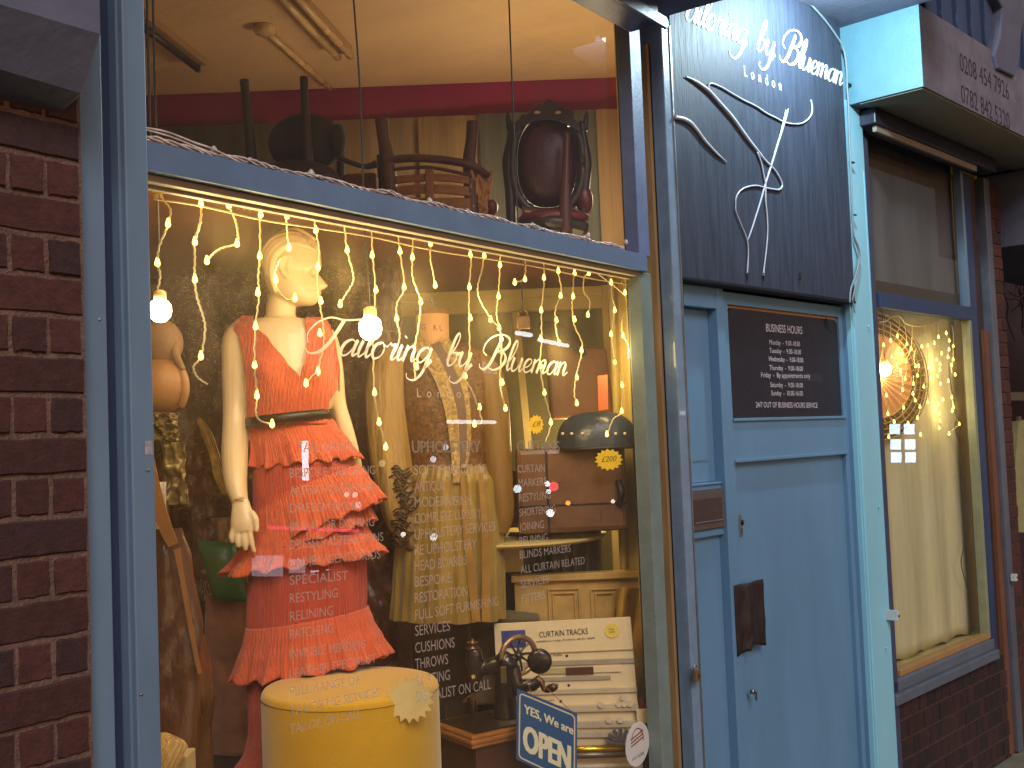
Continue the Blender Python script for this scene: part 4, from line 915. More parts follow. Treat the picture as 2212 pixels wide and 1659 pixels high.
mb = MB(); mb.tube([Q(937,672),Q(937,656),Q(931,650),Q(936,644),Q(941,650)], .004, 6, 4); td.part('hook', mb, M_metal, parent=nb, smooth=True)
mb = MB(); text(mb, 'G    K L', Q(914,716,-37), Q(958,718,-37), .022); td.part('neck_letters', mb, mat('stencil', (132,84,54), .6), parent=nb)
# ================================================================== LEFT HAND COSTUMES
LD = 3.02; LX = LD/F
def S(px, py, dd=0.0): v = V(px, py, LD); v.y = LD+dd*LX; return v
cs = Thing('draped_coat', 'dark brown satin coat form hanging right behind the left window post', 'coat', S(380,1650), FV)
CT = [(1140,340,52,40),(1200,342,66,50),(1300,345,84,60),(1400,345,100,66),(1450,346,108,70),(1660,340,112,74),(1700,340,112,74)]
mb = MB()
def cf(u, v):
    a = 2*math.pi*u; y = 1140+560*v; cx, rx, ry = lerp(CT, y)
    f = 1+.05*noise.noise((math.cos(a)*2, math.sin(a)*2, y*.012))+.05*math.sin(a*6+y*.012)+.10*noise.noise((math.cos(a)*1.2+y*.01, math.sin(a)*1.2, y*.006))
    return S(cx+rx*f*math.cos(a), y, ry*f*math.sin(a))
mb.grid(cf, 160, 120, True)
cs.part('coat', mb, mat('brown_satin', (108,68,38), .27, var=.4, vs=5, bump=1, bs=6, dist=.03, col2=(56,34,24), stretch=(1,1,.45)), smooth=True)
mb = MB(); mb.ribbon([S(330,935,-60),S(340,990,-62),S(355,1060,-62),S(375,1130,-60),S(392,1172,-56)], [x*LX for x in (20,26,28,27,22)], 8, th=.004); mb.ribbon([S(398,1180,-52),S(412,1250,-56),S(432,1350,-64),S(452,1440,-70)], [.018,.012,.012,.010], 6, th=.003)
cs.part('tan_lapel', mb, mat('tan_leather', (150,104,62), .4, var=.15), smooth=True)
mb = MB(); mb.grid(lambda u, v: S(325+42*u, 1040+112*v, -30+3*math.sin(u*9)), 10, 10); cs.part('checked_cloth', mb, mat('white_check', (212,200,190), .7, var=.5, vs=30), smooth=True, solid=.004)
hb = Thing('leather_hood', 'tan leather hood and cape form at the left edge under the bare bulb', 'hood', S(355,830), FV)
mb = MB(); mb.ball(S(345,832,10), (58*LX,50*LX,62*LX), 32, 20); mb.tube([S(385,785,0),S(398,815,-4),S(400,850,-4),S(392,880,0)], [x*LX for x in (7,10,10,6)], 10, 4)
hb.part('hood', mb, mat('hood_tan', (150,106,62), .5, var=.2, bump=.3, bs=20), smooth=True)
mb = MB(); mb.ball(S(345,740,14), (46*LX,40*LX,52*LX), 24, 16); mb.tube([S(378,740,0),S(384,770,-10),S(398,800,-6)], [x*LX for x in (10,9,6)], 10, 4); hb.part('crown', mb, mat('brown_suede', (128,94,62), .7, var=.3, bump=.6, bs=30), smooth=True)
mb = MB()
mb.grid(lambda u, v: S(328+62*u, 892+60*v, -18+26*noise.noise((u*4, v*4, 3))+14*noise.noise((u*11, v*11, 5))), 60, 50); mb.grid(lambda u, v: S(352+46*u+10*v, 955+135*v, -6+20*noise.noise((u*3, v*6, 8))), 50, 60)
hb.part('crumpled_lining', mb, mat('olive_cellophane', (128,108,66), .25, metal=.15, var=.5, vs=20, bump=1, bs=40), smooth=True, solid=.002)
mb = MB(); rnd = random.Random(4)
for k in range(34):
    o = rnd.uniform(-11,11); e = rnd.uniform(-12,10)
    mb.tube([V(432+o*.5,905+rnd.uniform(-4,6),4.0), V(447+o,935,3.99+rnd.uniform(-.02,.02)), V(465+o,985,3.98), V(476+o*1.2,1030,3.98), V(484+e*.5,1068+rnd.uniform(-12,4),4.0)], .0022, 5, 4)
single('straw_bundle', mb, mat('gold_straw', (214,176,96), .35, var=.4, vs=30), 'curved bundle of pale gold straw hanging left of the mannequin arm', 'bundle', V(460,990,4), FV, smooth=True)
def cushion(nm, lab, corners, d, th, m, cat='cushion', n=22, fr=FV, crink=0):
    a, b, c, e = [Vector(x) for x in corners]; mb = MB()
    for sgn in (-1, 1):
        def fn(u, v):
            p = (a*(1-u)+b*u)*(1-v)+(e*(1-u)+c*u)*v; h = (max(0, 16*u*(1-u)*v*(1-v)))**.45
            return p+Vector((0, sgn*th*h*.5+(crink*noise.noise((u*5,v*5,3)) if crink else 0), 0))
        mb.grid(fn, n, n)
    return single(nm, mb, m, lab, cat, a, fr, smooth=True)
g_ = lambda x, y, d=3.9: V(x, y, d)
cushion('green_cushion', 'glossy green leather cushion leaning beside the red dress', [g_(425,1167), g_(508,1172), g_(536,1300), g_(462,1300)], 3.9, .08, mat('green_leather', (52,110,52), .3, var=.25, vs=8, bump=.2))
cushion('ribbed_cushion', 'crinkled gold brown cushion above the green one', [g_(455,1120,4), g_(540,1112,4), g_(545,1290,4), g_(500,1290,4)], 4, .08, mat('gold_crinkle', (150,112,58), .35, var=.5, vs=20, bump=1, bs=18, dist=.01, stretch=(3,3,.6)), crink=.03)
# zebra throw
mz = mat('zebra', (218,190,150), .7, var=.1); nn = mz.node_tree.nodes; LL = mz.node_tree.links
wv = nn.new('ShaderNodeTexWave'); wv.inputs['Scale'].default_value = 26; wv.inputs['Distortion'].default_value = 7; wv.inputs['Detail'].default_value = 1; wv.inputs['Detail Scale'].default_value = 1.5
tc = nn.new('ShaderNodeTexCoord'); LL.new(tc.outputs['Object'], wv.inputs['Vector']); rp = nn.new('ShaderNodeValToRGB'); rp.color_ramp.elements[0].position = .48; rp.color_ramp.elements[1].position = .52
rp.color_ramp.elements[0].color = (*lin((40,26,22)), 1); rp.color_ramp.elements[1].color = (*lin((214,188,150)), 1); LL.new(wv.outputs[1], rp.inputs[0]); LL.new(rp.outputs[0], nn['Principled BSDF'].inputs['Base Color'])
mb = MB(); mb.grid(lambda u, v: V(432+70*u+70*v*.6, 1250+190*v+10*math.sin(u*5), 4.06-.05*math.sin(u*3)-.01*noise.noise((u*6,v*6,2))), 30, 40)
single('zebra_throw', mb, mz, 'black and cream zebra striped throw behind the green cushion', 'throw', V(440,1300,4.06), FV, smooth=True, solid=.004)
ac = Thing('velvet_armchair', 'pinkish brown velvet armchair back low between the coat and the red dress', 'armchair', V(500,1640,3.98), FV)
mb = MB(); mb.grid(lambda u, v: V(448+120*u, 1285+345*v, 3.98-.03*math.sin(math.pi*u)-.015*noise.noise((u*4,v*6,1))), 30, 50); ac.part('backrest', mb, mat('pink_velvet', (156,104,78), .85, var=.35, vs=12, bump=.4, bs=25, sheen=.6), smooth=True, solid=.03)
mb = MB(); a = V(448,1632,3.97); b2 = V(600,1628,3.97); mb.box(a.x, b2.x, 3.95, 4.1, .56, a.z); ac.part('base_rail', mb, mat('dark_wood', (58,40,42), .4, var=.4), bevel=.004)
bo = Thing('bolster', 'pleated gold bolster with a button end at the bottom left corner', 'bolster', V(370,1610,2.75), FV)
c = V(374,1598,2.72); e = V(322,1700,2.68); ax = (e-c)
mb = MB(); mb.tube([c-ax*.06, c-ax*.02, c, c+ax*.5, c+ax], [.018,.030,.036,.037,.037], 40); mb.v = [v+Vector((0,0,0)) for v in mb.v]
bo.part('cover', mb, mat('gold_silk', (218,176,102), .32, var=.2, vs=8, bump=.8, bs=30, dist=.008, stretch=(4,4,1)), smooth=True)
mb = MB()
for k in range(18):
    a = 2*math.pi*k/18; d = ax.normalized(); s1_ = d.cross(Vector((0,1,0))).normalized(); s2_ = d.cross(s1_)
    r_ = s1_*math.cos(a)+s2_*math.sin(a); mb.tube([c-ax*.07+r_*.006, c-ax*.05+r_*.024, c+r_*.036, c+ax*.6+r_*.038, c+ax+r_*.038], [.002,.003,.0035,.003,.003], 6)
bo.part('pleat', mb, mat('gold_silk', (0,0,0)), smooth=True)
mb = MB(); q = V(372,1630,2.80); q2 = V(408,1630,2.80); mb.box(q.x, q2.x, 2.78, 2.86, .56, q.z); single('cream_block', mb, M_cream, 'small cream block beside the gold bolster', 'block', q, FV, bevel=.004)
# ================================================================== RIGHT SIDE GOODS
RD = 4.12
def T(px, py, d=RD): return V(px, py, d)
tk = Thing('travel_case', 'large brown leather trunk seen under the navy domed case', 'trunk', T(1235,1155), FV)
a, b2 = T(1120,1155), T(1350,962); mb = MB(); mb.box(a.x, b2.x, RD, RD+.30, a.z, b2.z)
tk.part('body', mb, mat('brown_hide', (118,80,52), .35, var=.6, vs=4, bump=.25, bs=30, coat=.2), bevel=.02)
mb = MB(); mb.box(a.x, b2.x, RD-.004, RD-.001, a.z+.10, a.z+.105); mb.box(a.x+.11, a.x+.118, RD-.005, RD-.001, a.z, b2.z); tk.part('seam', mb, M_black)
mb = MB(); p = T(1336,1065); mb.tube([p+Vector((0,-.01,.045)), p+Vector((.008,-.03,.0)), p+Vector((0,-.01,-.045))], .012, 8, 5); tk.part('handle', mb, M_black, smooth=True)
dc = Thing('domed_case', 'navy domed case with pale studs resting on the brown trunk', 'case', T(1290,966,4.12), FV)
c = T(1290,968,4.16); rx = 87/F*4.16; rz = 80/F*4.16
mb = MB()
mb.grid(lambda u, v: c+Vector((rx*math.cos(2*math.pi*u)*math.sin(min(1, v*1.02)*math.pi/2)**.7, .11*math.sin(2*math.pi*u)*math.sin(v*math.pi/2)**.7, rz*math.cos(v*math.pi/2)**.75*.98)), 48, 20, True)
dc.part('lid', mb, mat('navy_hide', (46,60,74), .32, var=.3, vs=8, bump=.25, bs=50), smooth=True)
mb = MB(); mb.tube([c+Vector((rx*1.01*math.cos(2*math.pi*k/40), .112*math.sin(2*math.pi*k/40), 0)) for k in range(41)], .006, 8); dc.part('rim', mb, M_black, smooth=True)
mb = MB()
for px in (1215,1235,1258,1330,1350): p = T(px,937,4.06); mb.ball(p, .006, 8, 6)
dc.part('stud', mb, M_white, smooth=True, each=True)
mb = MB(); mb.prism([T(1180,735,4.7),T(1232,742,4.7),T(1310,752,4.7),T(1330,905,4.7),T(1190,905,4.7)], (0,.15,0)); single('leather_seat_back', mb, mat('seat_brown', (120,76,50), .5, var=.35, vs=4), 'sloping brown leather seat back behind the domed case', 'seat back', T(1250,900,4.7), FV, bevel=.012)
mb = MB(); mb.tube([T(1165,700,4.62),T(1195,712,4.6),T(1235,735,4.6),T(1262,768,4.6)], [.012,.035,.035,.012], 14, 5); single('dark_hat', mb, mat('dark_felt', (40,32,26), .8), 'dark curved felt brim lying over the brown seat back', 'hat', T(1210,720,4.6), FV, smooth=True)
mb = MB(); mb.prism([T(1291,812,4.05),T(1312,809,4.05),T(1314,884,4.05),T(1293,887,4.05)], (0,.003,0)); single('orange_tag', mb, mat('orange_card', (224,104,52), .6), 'upright orange tag above the domed case', 'tag', T(1300,885,4.05), FV)
mb = MB(); a = T(1062,1142,4.3); b2 = T(1122,1040,4.3); mb.box(a.x, b2.x, 4.3, 4.36, a.z, b2.z); mb.box(a.x, b2.x, 4.28, 4.36, b2.z+.002, b2.z+.04); single('maroon_cloth_stack', mb, mat('maroon_cloth', (120,50,50), .8, var=.4, vs=8, bump=.4, bs=20), 'folded maroon cloth stacked left of the trunk', 'cloth', a, FV, bevel=.01)
rt = Thing('round_table', 'round pale table top under the trunk and jacket', 'table', T(1100,1170,4.4), FV)
c = T(1098,1157,4.42); mb = MB(); mb.lathe([(.001,-.016),(.375,-.016),(.386,-.008),(.386,.0),(.001,.002)], c, 72); rt.part('table_top', mb, mat('pale_laminate', (214,192,122), .4, var=.06), smooth=False)
mb = MB(); mb.box(c.x-.02, c.x+.055, 4.30, 4.36, c.z-.13, c.z-.018); rt.part('pedestal', mb, mat('pale_laminate', (0,0,0)), bevel=.003)
# striped skirting behind, dresser and drapes
mb = MB(); x0 = T(1060,1200,4.38).x; x1 = T(1300,1200,4.38).x
mb.grid(lambda u, v: Vector((x0+(x1-x0)*u, 4.38-.012*math.sin(u*60), 1.15+.45*v)), 160, 3); single('striped_screen', mb, mat('striped_grey', (112,104,84), .6, var=.6, vs=9, stretch=(5,1,.1), col2=(50,46,44)), 'grey upright striped screen under the round table', 'screen', (x0,4.38,1.15), FV, smooth=True, solid=.004)
dz = Thing('cream_dresser', 'worn cream wooden headboard with framed panels behind the curtain track board', 'headboard', T(1250,1400,4.26), FV)
a = T(1110,1247,4.26); b2 = T(1425,1247,4.26); mb = MB(); mb.box(a.x, b2.x, 4.26, 4.3, .8, a.z); mb.box(a.x-.01, b2.x, 4.235, 4.3, a.z-.018, a.z+.008)
M_wood = mat('worn_cream_wood', (196,158,86), .55, var=.35, vs=9, bump=.3, bs=25)
dz.part('board', mb, M_wood, bevel=.003)
mb = MB()
for xa_, xb_ in ((1183,1262),(1275,1345)):
    p, q = T(xa_,1272,4.25), T(xb_,1500,4.25)
    for i in (0, .016):
        mb.box(p.x+i, q.x-i, 4.25, 4.259, p.z-i-.006, p.z-i); mb.box(p.x+i, p.x+i+.006, 4.25, 4.259, q.z, p.z-i-.0065); mb.box(q.x-i-.006, q.x-i, 4.25, 4.259, q.z, p.z-i-.0065)
dz.part('panel_moulding', mb, mat('worn_cream_wood', (0,0,0)), bevel=.001)
mb = MB(); mb.tube([T(1040,1338,4.2),T(1100,1336,4.2),T(1166,1338,4.2)], [.025,.03,.022], 14, 4); mb.box(T(1010,1340,4.2).x, T(1160,1340,4.2).x, 4.19, 4.24, T(1100,1520,4.2).z, T(1100,1340,4.2).z)
single('olive_armrest', mb, mat('olive_velvet', (98,84,52), .8, var=.3, bump=.3, sheen=.4), 'rounded olive velvet arm behind the sewing machine', 'armrest', T(1100,1340,4.2), FV, smooth=False, bevel=.01)
mb = MB(); a = V(900,1300,4.36); mb.box(V(862,1300,4.36).x, V(1150,1300,4.36).x, 4.36, 4.38, .56, V(1000,1180,4.36).z); single('dark_cabinet', mb, mat('dark_cabinet', (50,42,36), .4, var=.4, vs=6), 'dark cabinet side standing behind the gold jacket dummy', 'cabinet', a, FV, bevel=.004)
mb = MB(); mb.grid(lambda u, v: V(1338+75*u-12*math.sin(v*3)*(1-u), 1268+330*v, 4.22-.03*math.sin(u*8+v*5)-.025*noise.noise((u*3,v*5,4))), 50, 70)
single('gold_cloth', mb, mat('gold_cloth', (196,150,52), .55, var=.3, vs=6, bump=.5, bs=12, dist=.01), 'crumpled golden cloth draped at the right behind the track board', 'cloth', T(1370,1300,4.2), FV, smooth=True, solid=.004)
mb = MB(); mb.grid(lambda u, v: V(1376+40*u, 1508+190*v, 4.16-.02*math.sin(u*7+v*3)), 20, 30); single('red_cloth', mb, mat('red_cloth', (176,34,30), .6, var=.3), 'bright red cloth at the bottom right corner of the window', 'cloth', T(1390,1520,4.16), FV, smooth=True, solid=.004)
# curtain track sample board
BDp = 4.06
def K(px, py, dd=0): v = V(px, py, BDp); v.y = BDp-dd; return v
cb = Thing('curtain_track_board', 'white sample board headed CURTAIN TRACKS with rods and rails mounted on it', 'display board', K(1220,1650), FV)
tl, tr, br, bl = (1067,1348), (1362,1333), (1392,1690), (1085,1690)
def KB(u, v, dd=0):     # u across, v down, on the board
    return K((tl[0]*(1-u)+tr[0]*u)*(1-v)+(bl[0]*(1-u)+br[0]*u)*v, (tl[1]*(1-u)+tr[1]*u)*(1-v)+(bl[1]*(1-u)+br[1]*u)*v, dd)
M_bw = mat('board_white', (236,214,168), .5, var=.06)
mb = MB(); mb.prism([K(*q) for q in (tl,tr,br,bl)], (0,.012,0)); cb.part('board', mb, M_bw, bevel=.001)
def strip(u0, v0, u1, v1, dd, m, nm, th=.006, bev=.001):
    mb = MB(); mb.prism([KB(u0,v0,dd), KB(u1,v0,dd), KB(u1,v1,dd), KB(u0,v1,dd)], (0,th,0)); return cb.part(nm, mb, m, bevel=bev)
strip(0,.19,1,.197,.006,mat('board_groove',(196,172,124),.6),'rail',.005); strip(0,.42,1,.45,.010,mat('rail_white',(206,190,160),.35),'rail',.009)
strip(0,.52,1,.56,.016,mat('rail_white',(0,0,0)),'rail',.015); strip(.0,.62,1.0,.66,.014,mat('rail_white',(0,0,0)),'rail',.013); strip(.2,.685,.95,.72,.012,mat('rail_white',(0,0,0)),'rail',.011)
strip(.30,.29,.50,.325,.008,mat('rail_cream',(190,176,124),.5),'sample_strip',.007); strip(.50,.29,.70,.335,.008,mat('sample_brown',(84,48,32),.5),'sample_strip',.007); strip(.70,.288,.90,.325,.008,M_bw,'sample_strip',.007)
strip(0,.245,1,.275,.007,mat('rail_grey',(176,164,140),.4),'rail',.006); strip(0,.345,.82,.37,.007,mat('rail_grey',(0,0,0)),'rail',.006)
strip(.98,.55,1.12,.63,.03,M_bw,'bracket',.02)
mb = MB(); mb.tube([KB(.25,.79,.03), KB(.97,.775,.03)], .013, 14); cb.part('brass_rod', mb, mat('brass_rod', (222,176,52), .2, metal=.9), smooth=True)
mb = MB(); mb.tube([KB(.25,.825,.03), KB(.99,.81,.03)], .012, 14); cb.part('grey_rod', mb, mat('grey_rod', (120,112,104), .3, metal=.6), smooth=True)
mb = MB(); mb.tube([KB(.25,.90,.02), KB(.93,.885,.02)], .009, 12); cb.part('white_rod', mb, mat('rail_white', (0,0,0)), smooth=True)
mb = MB(); p = KB(.85,.74,.05)
for k in range(7): a = math.pi*(.05+.9*k/6); mb.prism([p, p+Vector((.05*math.cos(a-.16),0,.05*math.sin(a-.16))), p+Vector((.055*math.cos(a),.0,.055*math.sin(a))), p+Vector((.05*math.cos(a+.16),0,.05*math.sin(a+.16)))], (0,.006+.001*k,0))
cb.part('finial', mb, mat('silver_finial', (150,146,160), .25, metal=.8))
mb = MB()
for u, v in ((.86,.515),(.90,.515),(.94,.515),(.73,.515),(.90,.475),(.78,.61),(.86,.61)): mb.lathe([(.001,-.004),(.011,-.004),(.011,.0),(.001,.0)], KB(u,v,.02), 12, 'y')
cb.part('glider', mb, M_white, each=True)
strip(.05,.045,.225,.155,.003,mat('photo_blue',(70,84,160),.4,var=.7,vs=9,col2=(30,30,52)),'photo_print',.002)
mb = MB(); c = KB(.855,.075,.004); mb.lathe([(.001,0),(.026,0),(.026,.002),(.001,.002)], c, 24, 'y'); cb.part('round_sticker', mb, mat('sticker_yellow', (240,214,96), .5))
M_blk = mat('print_black', (44,38,30), .6)
mb = MB(); text(mb, 'CURTAIN TRACKS', KB(.325,.098,.002), KB(.68,.088,.002), .021); text(mb, 'available in a range of colours, ask for details', KB(.30,.128,.002), KB(.73,.120,.002), .0075)
text(mb, 'Flexible "H" Profile', KB(.30,.222,.002), KB(.48,.216,.002), .009); text(mb, 'Speed Corded', KB(.30,.405,.002), KB(.44,.40,.002), .008); text(mb, 'Flexible Corded', KB(.25,.50,.002), KB(.40,.495,.002), .008); text(mb, '10 Year', KB(.835,.070,.006), KB(.875,.069,.006), .006); text(mb, 'Guarantee', KB(.832,.086,.006), KB(.878,.085,.006), .006)
for u, v in ((.515,.218),(.515,.40),(.45,.497)): mb.lathe([(.001,0),(.005,0),(.005,.001),(.001,.001)], KB(u,v,.003), 12, 'y')
cb.part('printing', mb, M_blk)
# ================================================================== SEWING MACHINE, SIGN
SZ = V(1020,1592,3.62).z
c1 = HZ(1020,1592,SZ,FV); c2 = HZ(1150,1563,SZ,FV); c4 = HZ(925,1560,SZ,FV)
ex = (c2-c1); ey = (c4-c1); ey = ey-ex*(ey.dot(ex)/ex.dot(ex)); ey = ey.normalized()*.26; ex = ex.normalized()*.34
c1 = c1+ex.normalized()*0; c3 = c1+ex+ey; c2 = c1+ex; c4 = c1+ey
sm = Thing('sewing_machine', 'antique black hand crank sewing machine on a moulded wooden base', 'sewing machine', c1, FV)
def slab(g, z0, z1, m, nm, bev=.003, pr=None):
    mb = MB(); ctr = (c1+c3)*.5; pts = [Vector((p.x, p.y, z0))+((Vector((p.x,p.y,0))-Vector((ctr.x,ctr.y,0))).normalized()*g) for p in (c1,c2,c3,c4)]
    mb.prism(pts, (0,0,z1-z0)); return sm.part(nm, mb, m, bevel=bev)
M_oak = mat('oak', (184,118,58), .4, var=.35, vs=10, bump=.3, bs=30, coat=.3)
slab(0, SZ-.012, SZ, M_oak, 'base_board'); slab(.008, SZ-.026, SZ-.0125, M_oak, 'base_board'); slab(.0, SZ-.040, SZ-.0265, M_oak, 'base_board')
slab(-.03, SZ+.0005, SZ+.004, mat('bed_metal', (66,50,38), .3, metal=.5, var=.5, vs=30), 'bed_plate', .001)
mb = MB(); ctr = (c1+c3)*.5; mb.prism([Vector((p.x,p.y,.56))+((Vector((p.x,p.y,0))-Vector((ctr.x,ctr.y,0))).normalized()*-.03) for p in (c1,c2,c3,c4)], (0,0,SZ-.0405-.56))
single('wooden_cabinet', mb, mat('cabinet_wood', (92,56,42), .45, var=.45, vs=6, bump=.25, bs=20, stretch=(1,1,.4)), 'dark brown wooden cabinet carrying the sewing machine', 'cabinet', c1, FV, bevel=.004)
E = 3.74; EX = E/F
def N(px, py, dd=0.0): v = V(px, py, E); v.y = E+dd*EX; return v
M_jap = mat('black_japanning', (30,24,22), .28, var=.3, vs=12, bump=.1, coat=.5); M_br = mat('worn_bronze', (112,84,58), .35, metal=.7, var=.4, vs=20)
mb = MB(); mb.tube([N(1094,1552,6),N(1093,1530,6),N(1092,1490,6),N(1093,1450,6),N(1096,1428,6),N(1104,1416,6)], [x*EX for x in (30,26,23,24,26,18)], 20, 4)
mb.tube([N(1096,1440,6),N(1070,1438,4),N(1045,1445,2),N(1026,1452,0)], [x*EX for x in (24,20,15,12)], 16, 4, sq=.8)
mb.tube([N(1024,1400,0),N(1024,1412,0),N(1024,1450,0),N(1026,1485,0),N(1028,1495,0)], [x*EX for x in (14,18,20,18,12)], 16, 4, sq=.8)
sm.part('arm', mb, M_jap, remesh=.004)
mb = MB(); mb.lathe([(.001,.0),(.022,.0),(.024,.005),(.012,.009),(.014,.016),(.018,.02),(.008,.028),(.004,.034),(.001,.036)], N(1021,1402), 18); sm.part('top_cap', mb, M_br, smooth=True)
for dx in (-9, 9):
    mb = MB(); mb.ball(N(1021+dx,1388,-4), .0055, 10, 8); sm.part('knob', mb, M_br, smooth=True)
mb = MB(); mb.tube([N(1022,1485,0),N(1022,1552,0)], [.007,.006], 10); mb.tube([N(1028,1495,0),N(1030,1540,0)], .004, 8); mb.tube([N(1009,1512,-2),N(998,1518,-4),N(1010,1505,-6),N(1026,1500,-6)], .0035, 8, 4); sm.part('needle_bar', mb, M_br, smooth=True)
mb = MB(); mb.lathe([(.004,-.004),(.013,-.004),(.013,.0),(.004,.0)], N(1025,1500,-18), 16, 'y'); sm.part('tension_disc', mb, M_br)
mb = MB(); c = N(1023,1458,-18)
pts = [c+Vector(((.009 if k%2==0 else .0045)*math.cos(math.pi*k/5+.3), 0, (.009 if k%2==0 else .0045)*math.sin(math.pi*k/5+.3))) for k in range(10)]; mb.prism(pts, (0,.002,0)); sm.part('gold_flower', mb, mat('gilt', (226,190,120), .3))
mb = MB(); mb.box(N(1082,1470,-20).x, N(1094,1440,-20).x, N(0,0,-22).y, N(0,0,-14).y, N(1082,1472,0).z, N(1082,1436,0).z); sm.part('badge', mb, mat('brass_badge', (120,100,70), .4, metal=.6), bevel=.002)
c = N(1120,1418,10); r0 = 39*EX
wh = []
mb = MB(); mb.tube([c+Vector((r0*.92*math.cos(2*math.pi*k/60), .03*math.cos(2*math.pi*k/60), r0*math.sin(2*math.pi*k/60))) for k in range(61)], .0095, 12); w_ = sm.part('hand_wheel', mb, mat('wheel_rim', (164,132,100), .3, metal=.6), smooth=True)
mb = MB()
for k in range(9):
    a = 2*math.pi*k/9; mb.tube([c, c+Vector((r0*.45*math.cos(a+.12), .015*math.cos(a), r0*.5*math.sin(a+.12))), c+Vector((r0*.9*math.cos(a), .028*math.cos(a), r0*.98*math.sin(a)))], [.007,.0035,.004], 8, 4)
mb.ball(c, .014, 12, 8); sm.part('spokes', mb, M_jap, parent=w_, smooth=True)
mb = MB(); c = N(1166,1433,20); mb.lathe([(.001,-.012),(.030,-.012),(.040,-.006),(.042,.0),(.042,.012),(.036,.016),(.001,.018)], c, 36, 'y', 1, 1); sm.part('drive_disc', mb, M_jap, smooth=True)
mb = MB(); mb.tube([N(1108,1440,2),N(1113,1470,0),N(1120,1488,0),N(1134,1478,-4),N(1150,1480,-4),N(1166,1466,-6)], [x*EX for x in (14,16,16,12,13,10)], 12, 5); mb.tube([N(1128,1480,-2),N(1132,1500,-2),N(1140,1508,-2)], [x*EX for x in (10,9,3)], 10, 4); sm.part('gear_housing', mb, M_jap, smooth=True)
mb = MB(); mb.tube([N(1160,1465,-8),N(1170,1470,-12),N(1173,1484,-14),N(1180,1488,-16)], [x*EX for x in (8,6,5,5)], 10, 4); ck = sm.part('crank', mb, M_br, smooth=True)
mb = MB(); mb.tube([N(1178,1489,-16),N(1186,1484,-18),N(1196,1480,-20),N(1204,1478,-20)], [x*EX for x in (5,8,9,4)], 12, 4); sm.part('crank_handle', mb, mat('dark_handle', (62,34,24), .3, coat=.4), parent=ck, smooth=True)
mb = MB(); 
for px, py in ((945,1548),(965,1553),(1070,1532),(1085,1528),(1060,1540)): q = HZ(px,py,SZ+.006,FV); mb.ball(q, (.008,.006,.003), 8, 6)
sm.part('bed_screw', mb, M_br, smooth=True, each=True)
mb = MB(); mb.tube([V(963,1520,3.98),V(963,1580,3.98)], .013, 10); mb.box(V(940,1660,4).x, V(990,1660,4).x, 3.96, 4.0, .56, V(960,1575,3.98).z); single('dark_post', mb, mat('dark_cabinet', (0,0,0)), 'short dark leg standing behind the sewing machine bed', 'post', V(963,1580,3.98), FV)
# OPEN sign
s1, s2, s3, s4 = V(1117,1487,3.60), V(1247,1541,3.665), V(1246,1702,3.665), V(1115,1640,3.60)
os_ = Thing('open_sign', 'blue hanging sign with white border reading YES, We are OPEN', 'sign', s1, FV)
n_ = (s2-s1).cross(s4-s1).normalized(); n_ = n_ if n_.y < 0 else -n_
def SG(u, v, o=0): return (s1*(1-u)+s2*u)*(1-v)+(s4*(1-u)+s3*u)*v+n_*o
mb = MB(); mb.prism([SG(0,0),SG(1,0),SG(1,1),SG(0,1)], -n_*.003); os_.part('board', mb, mat('sign_blue', (34,88,138), .4, var=.1))
mb = MB(); rr_ = .10; pts = []
for cx_, cy_, a0 in ((.90,.10,-90),(.90,.90,0),(.10,.90,90),(.10,.10,180)):
    for k in range(5): a = R(a0+90*k/4); pts.append((cx_+.055*math.cos(a), cy_+.05*math.sin(a)))
pts.append(pts[0]); mb.ribbon([SG(u,v,.001) for u,v in pts], .0045, 1, n_); os_.part('border', mb, M_white)
M_sl = mat('sign_cream', (232,226,190), .4, var=.03); mb = MB(); upv = (s1-s4).normalized(); hh = (s1-s4).length
for dx in (0, .0012, -.0012):
    for dz_ in (0, .0012):
        o_ = (s2-s1).normalized()*dx+upv*dz_
        text(mb, 'YES, We are', SG(.12,.30)+o_, SG(.93,.31)+o_, hh*.12, n_, .001+abs(dx)*.2+dz_*.1, upv)
for dx in (-.004, -.002, 0, .002, .004):
    for dz_ in (-.002, .002):
        o_ = (s2-s1).normalized()*dx+upv*dz_; text(mb, 'OPEN', SG(.12,.82)+o_, SG(.88,.82)+o_, hh*.36, n_, .001+(dx+.004)*.05+dz_*.02, upv)
os_.part('lettering', mb, M_sl)
mb = MB(); hk = V(1160,1466,3.66); mb.tube([SG(.25,.03), V(1138,1468,3.62), hk, SG(.93,.02)], .0012, 5); os_.part('string', mb, mat('string', (150,120,84), .8))
# ================================================================== CHAIRS ON THE SHELF
HD_ = 4.05; HX = HD_/F
def H(px, py, dd=0.0): v = V(px, py, HD_); v.y = HD_+dd*HX; return v
M_dk = mat('very_dark_wood', (44,28,26), .4, var=.4, vs=10, bump=.3, bs=25); M_mid = mat('worn_dark_wood', (92,56,36), .45, var=.5, vs=12, bump=.4, bs=30)
def leg(th, pts, r, m, seg=12, sq=1.0, nm='leg'): mb = MB(); mb.tube([H(*p) for p in pts], [x*HX for x in r], seg, 5, sq=sq); return th.part(nm, mb, m, smooth=True)
ch = Thing('upturned_chair', 'very dark upturned chair with two legs in the air left of the others', 'chair', H(640,400), FV, 'chairs stored above the display')
leg(ch, [(537,186,-40),(541,230,-40),(548,300,-40),(556,400,-40),(560,470,-40)], (10,9,11,13,14), M_dk); leg(ch, [(662,176,-30),(664,240,-30),(668,320,-30),(672,420,-30)], (9,9,12,14), M_dk)
leg(ch, [(600,260,70),(606,330,70),(610,420,70)], (9,10,12), M_dk); leg(ch, [(722,250,70),(726,320,70),(724,420,70)], (8,10,12), M_dk)
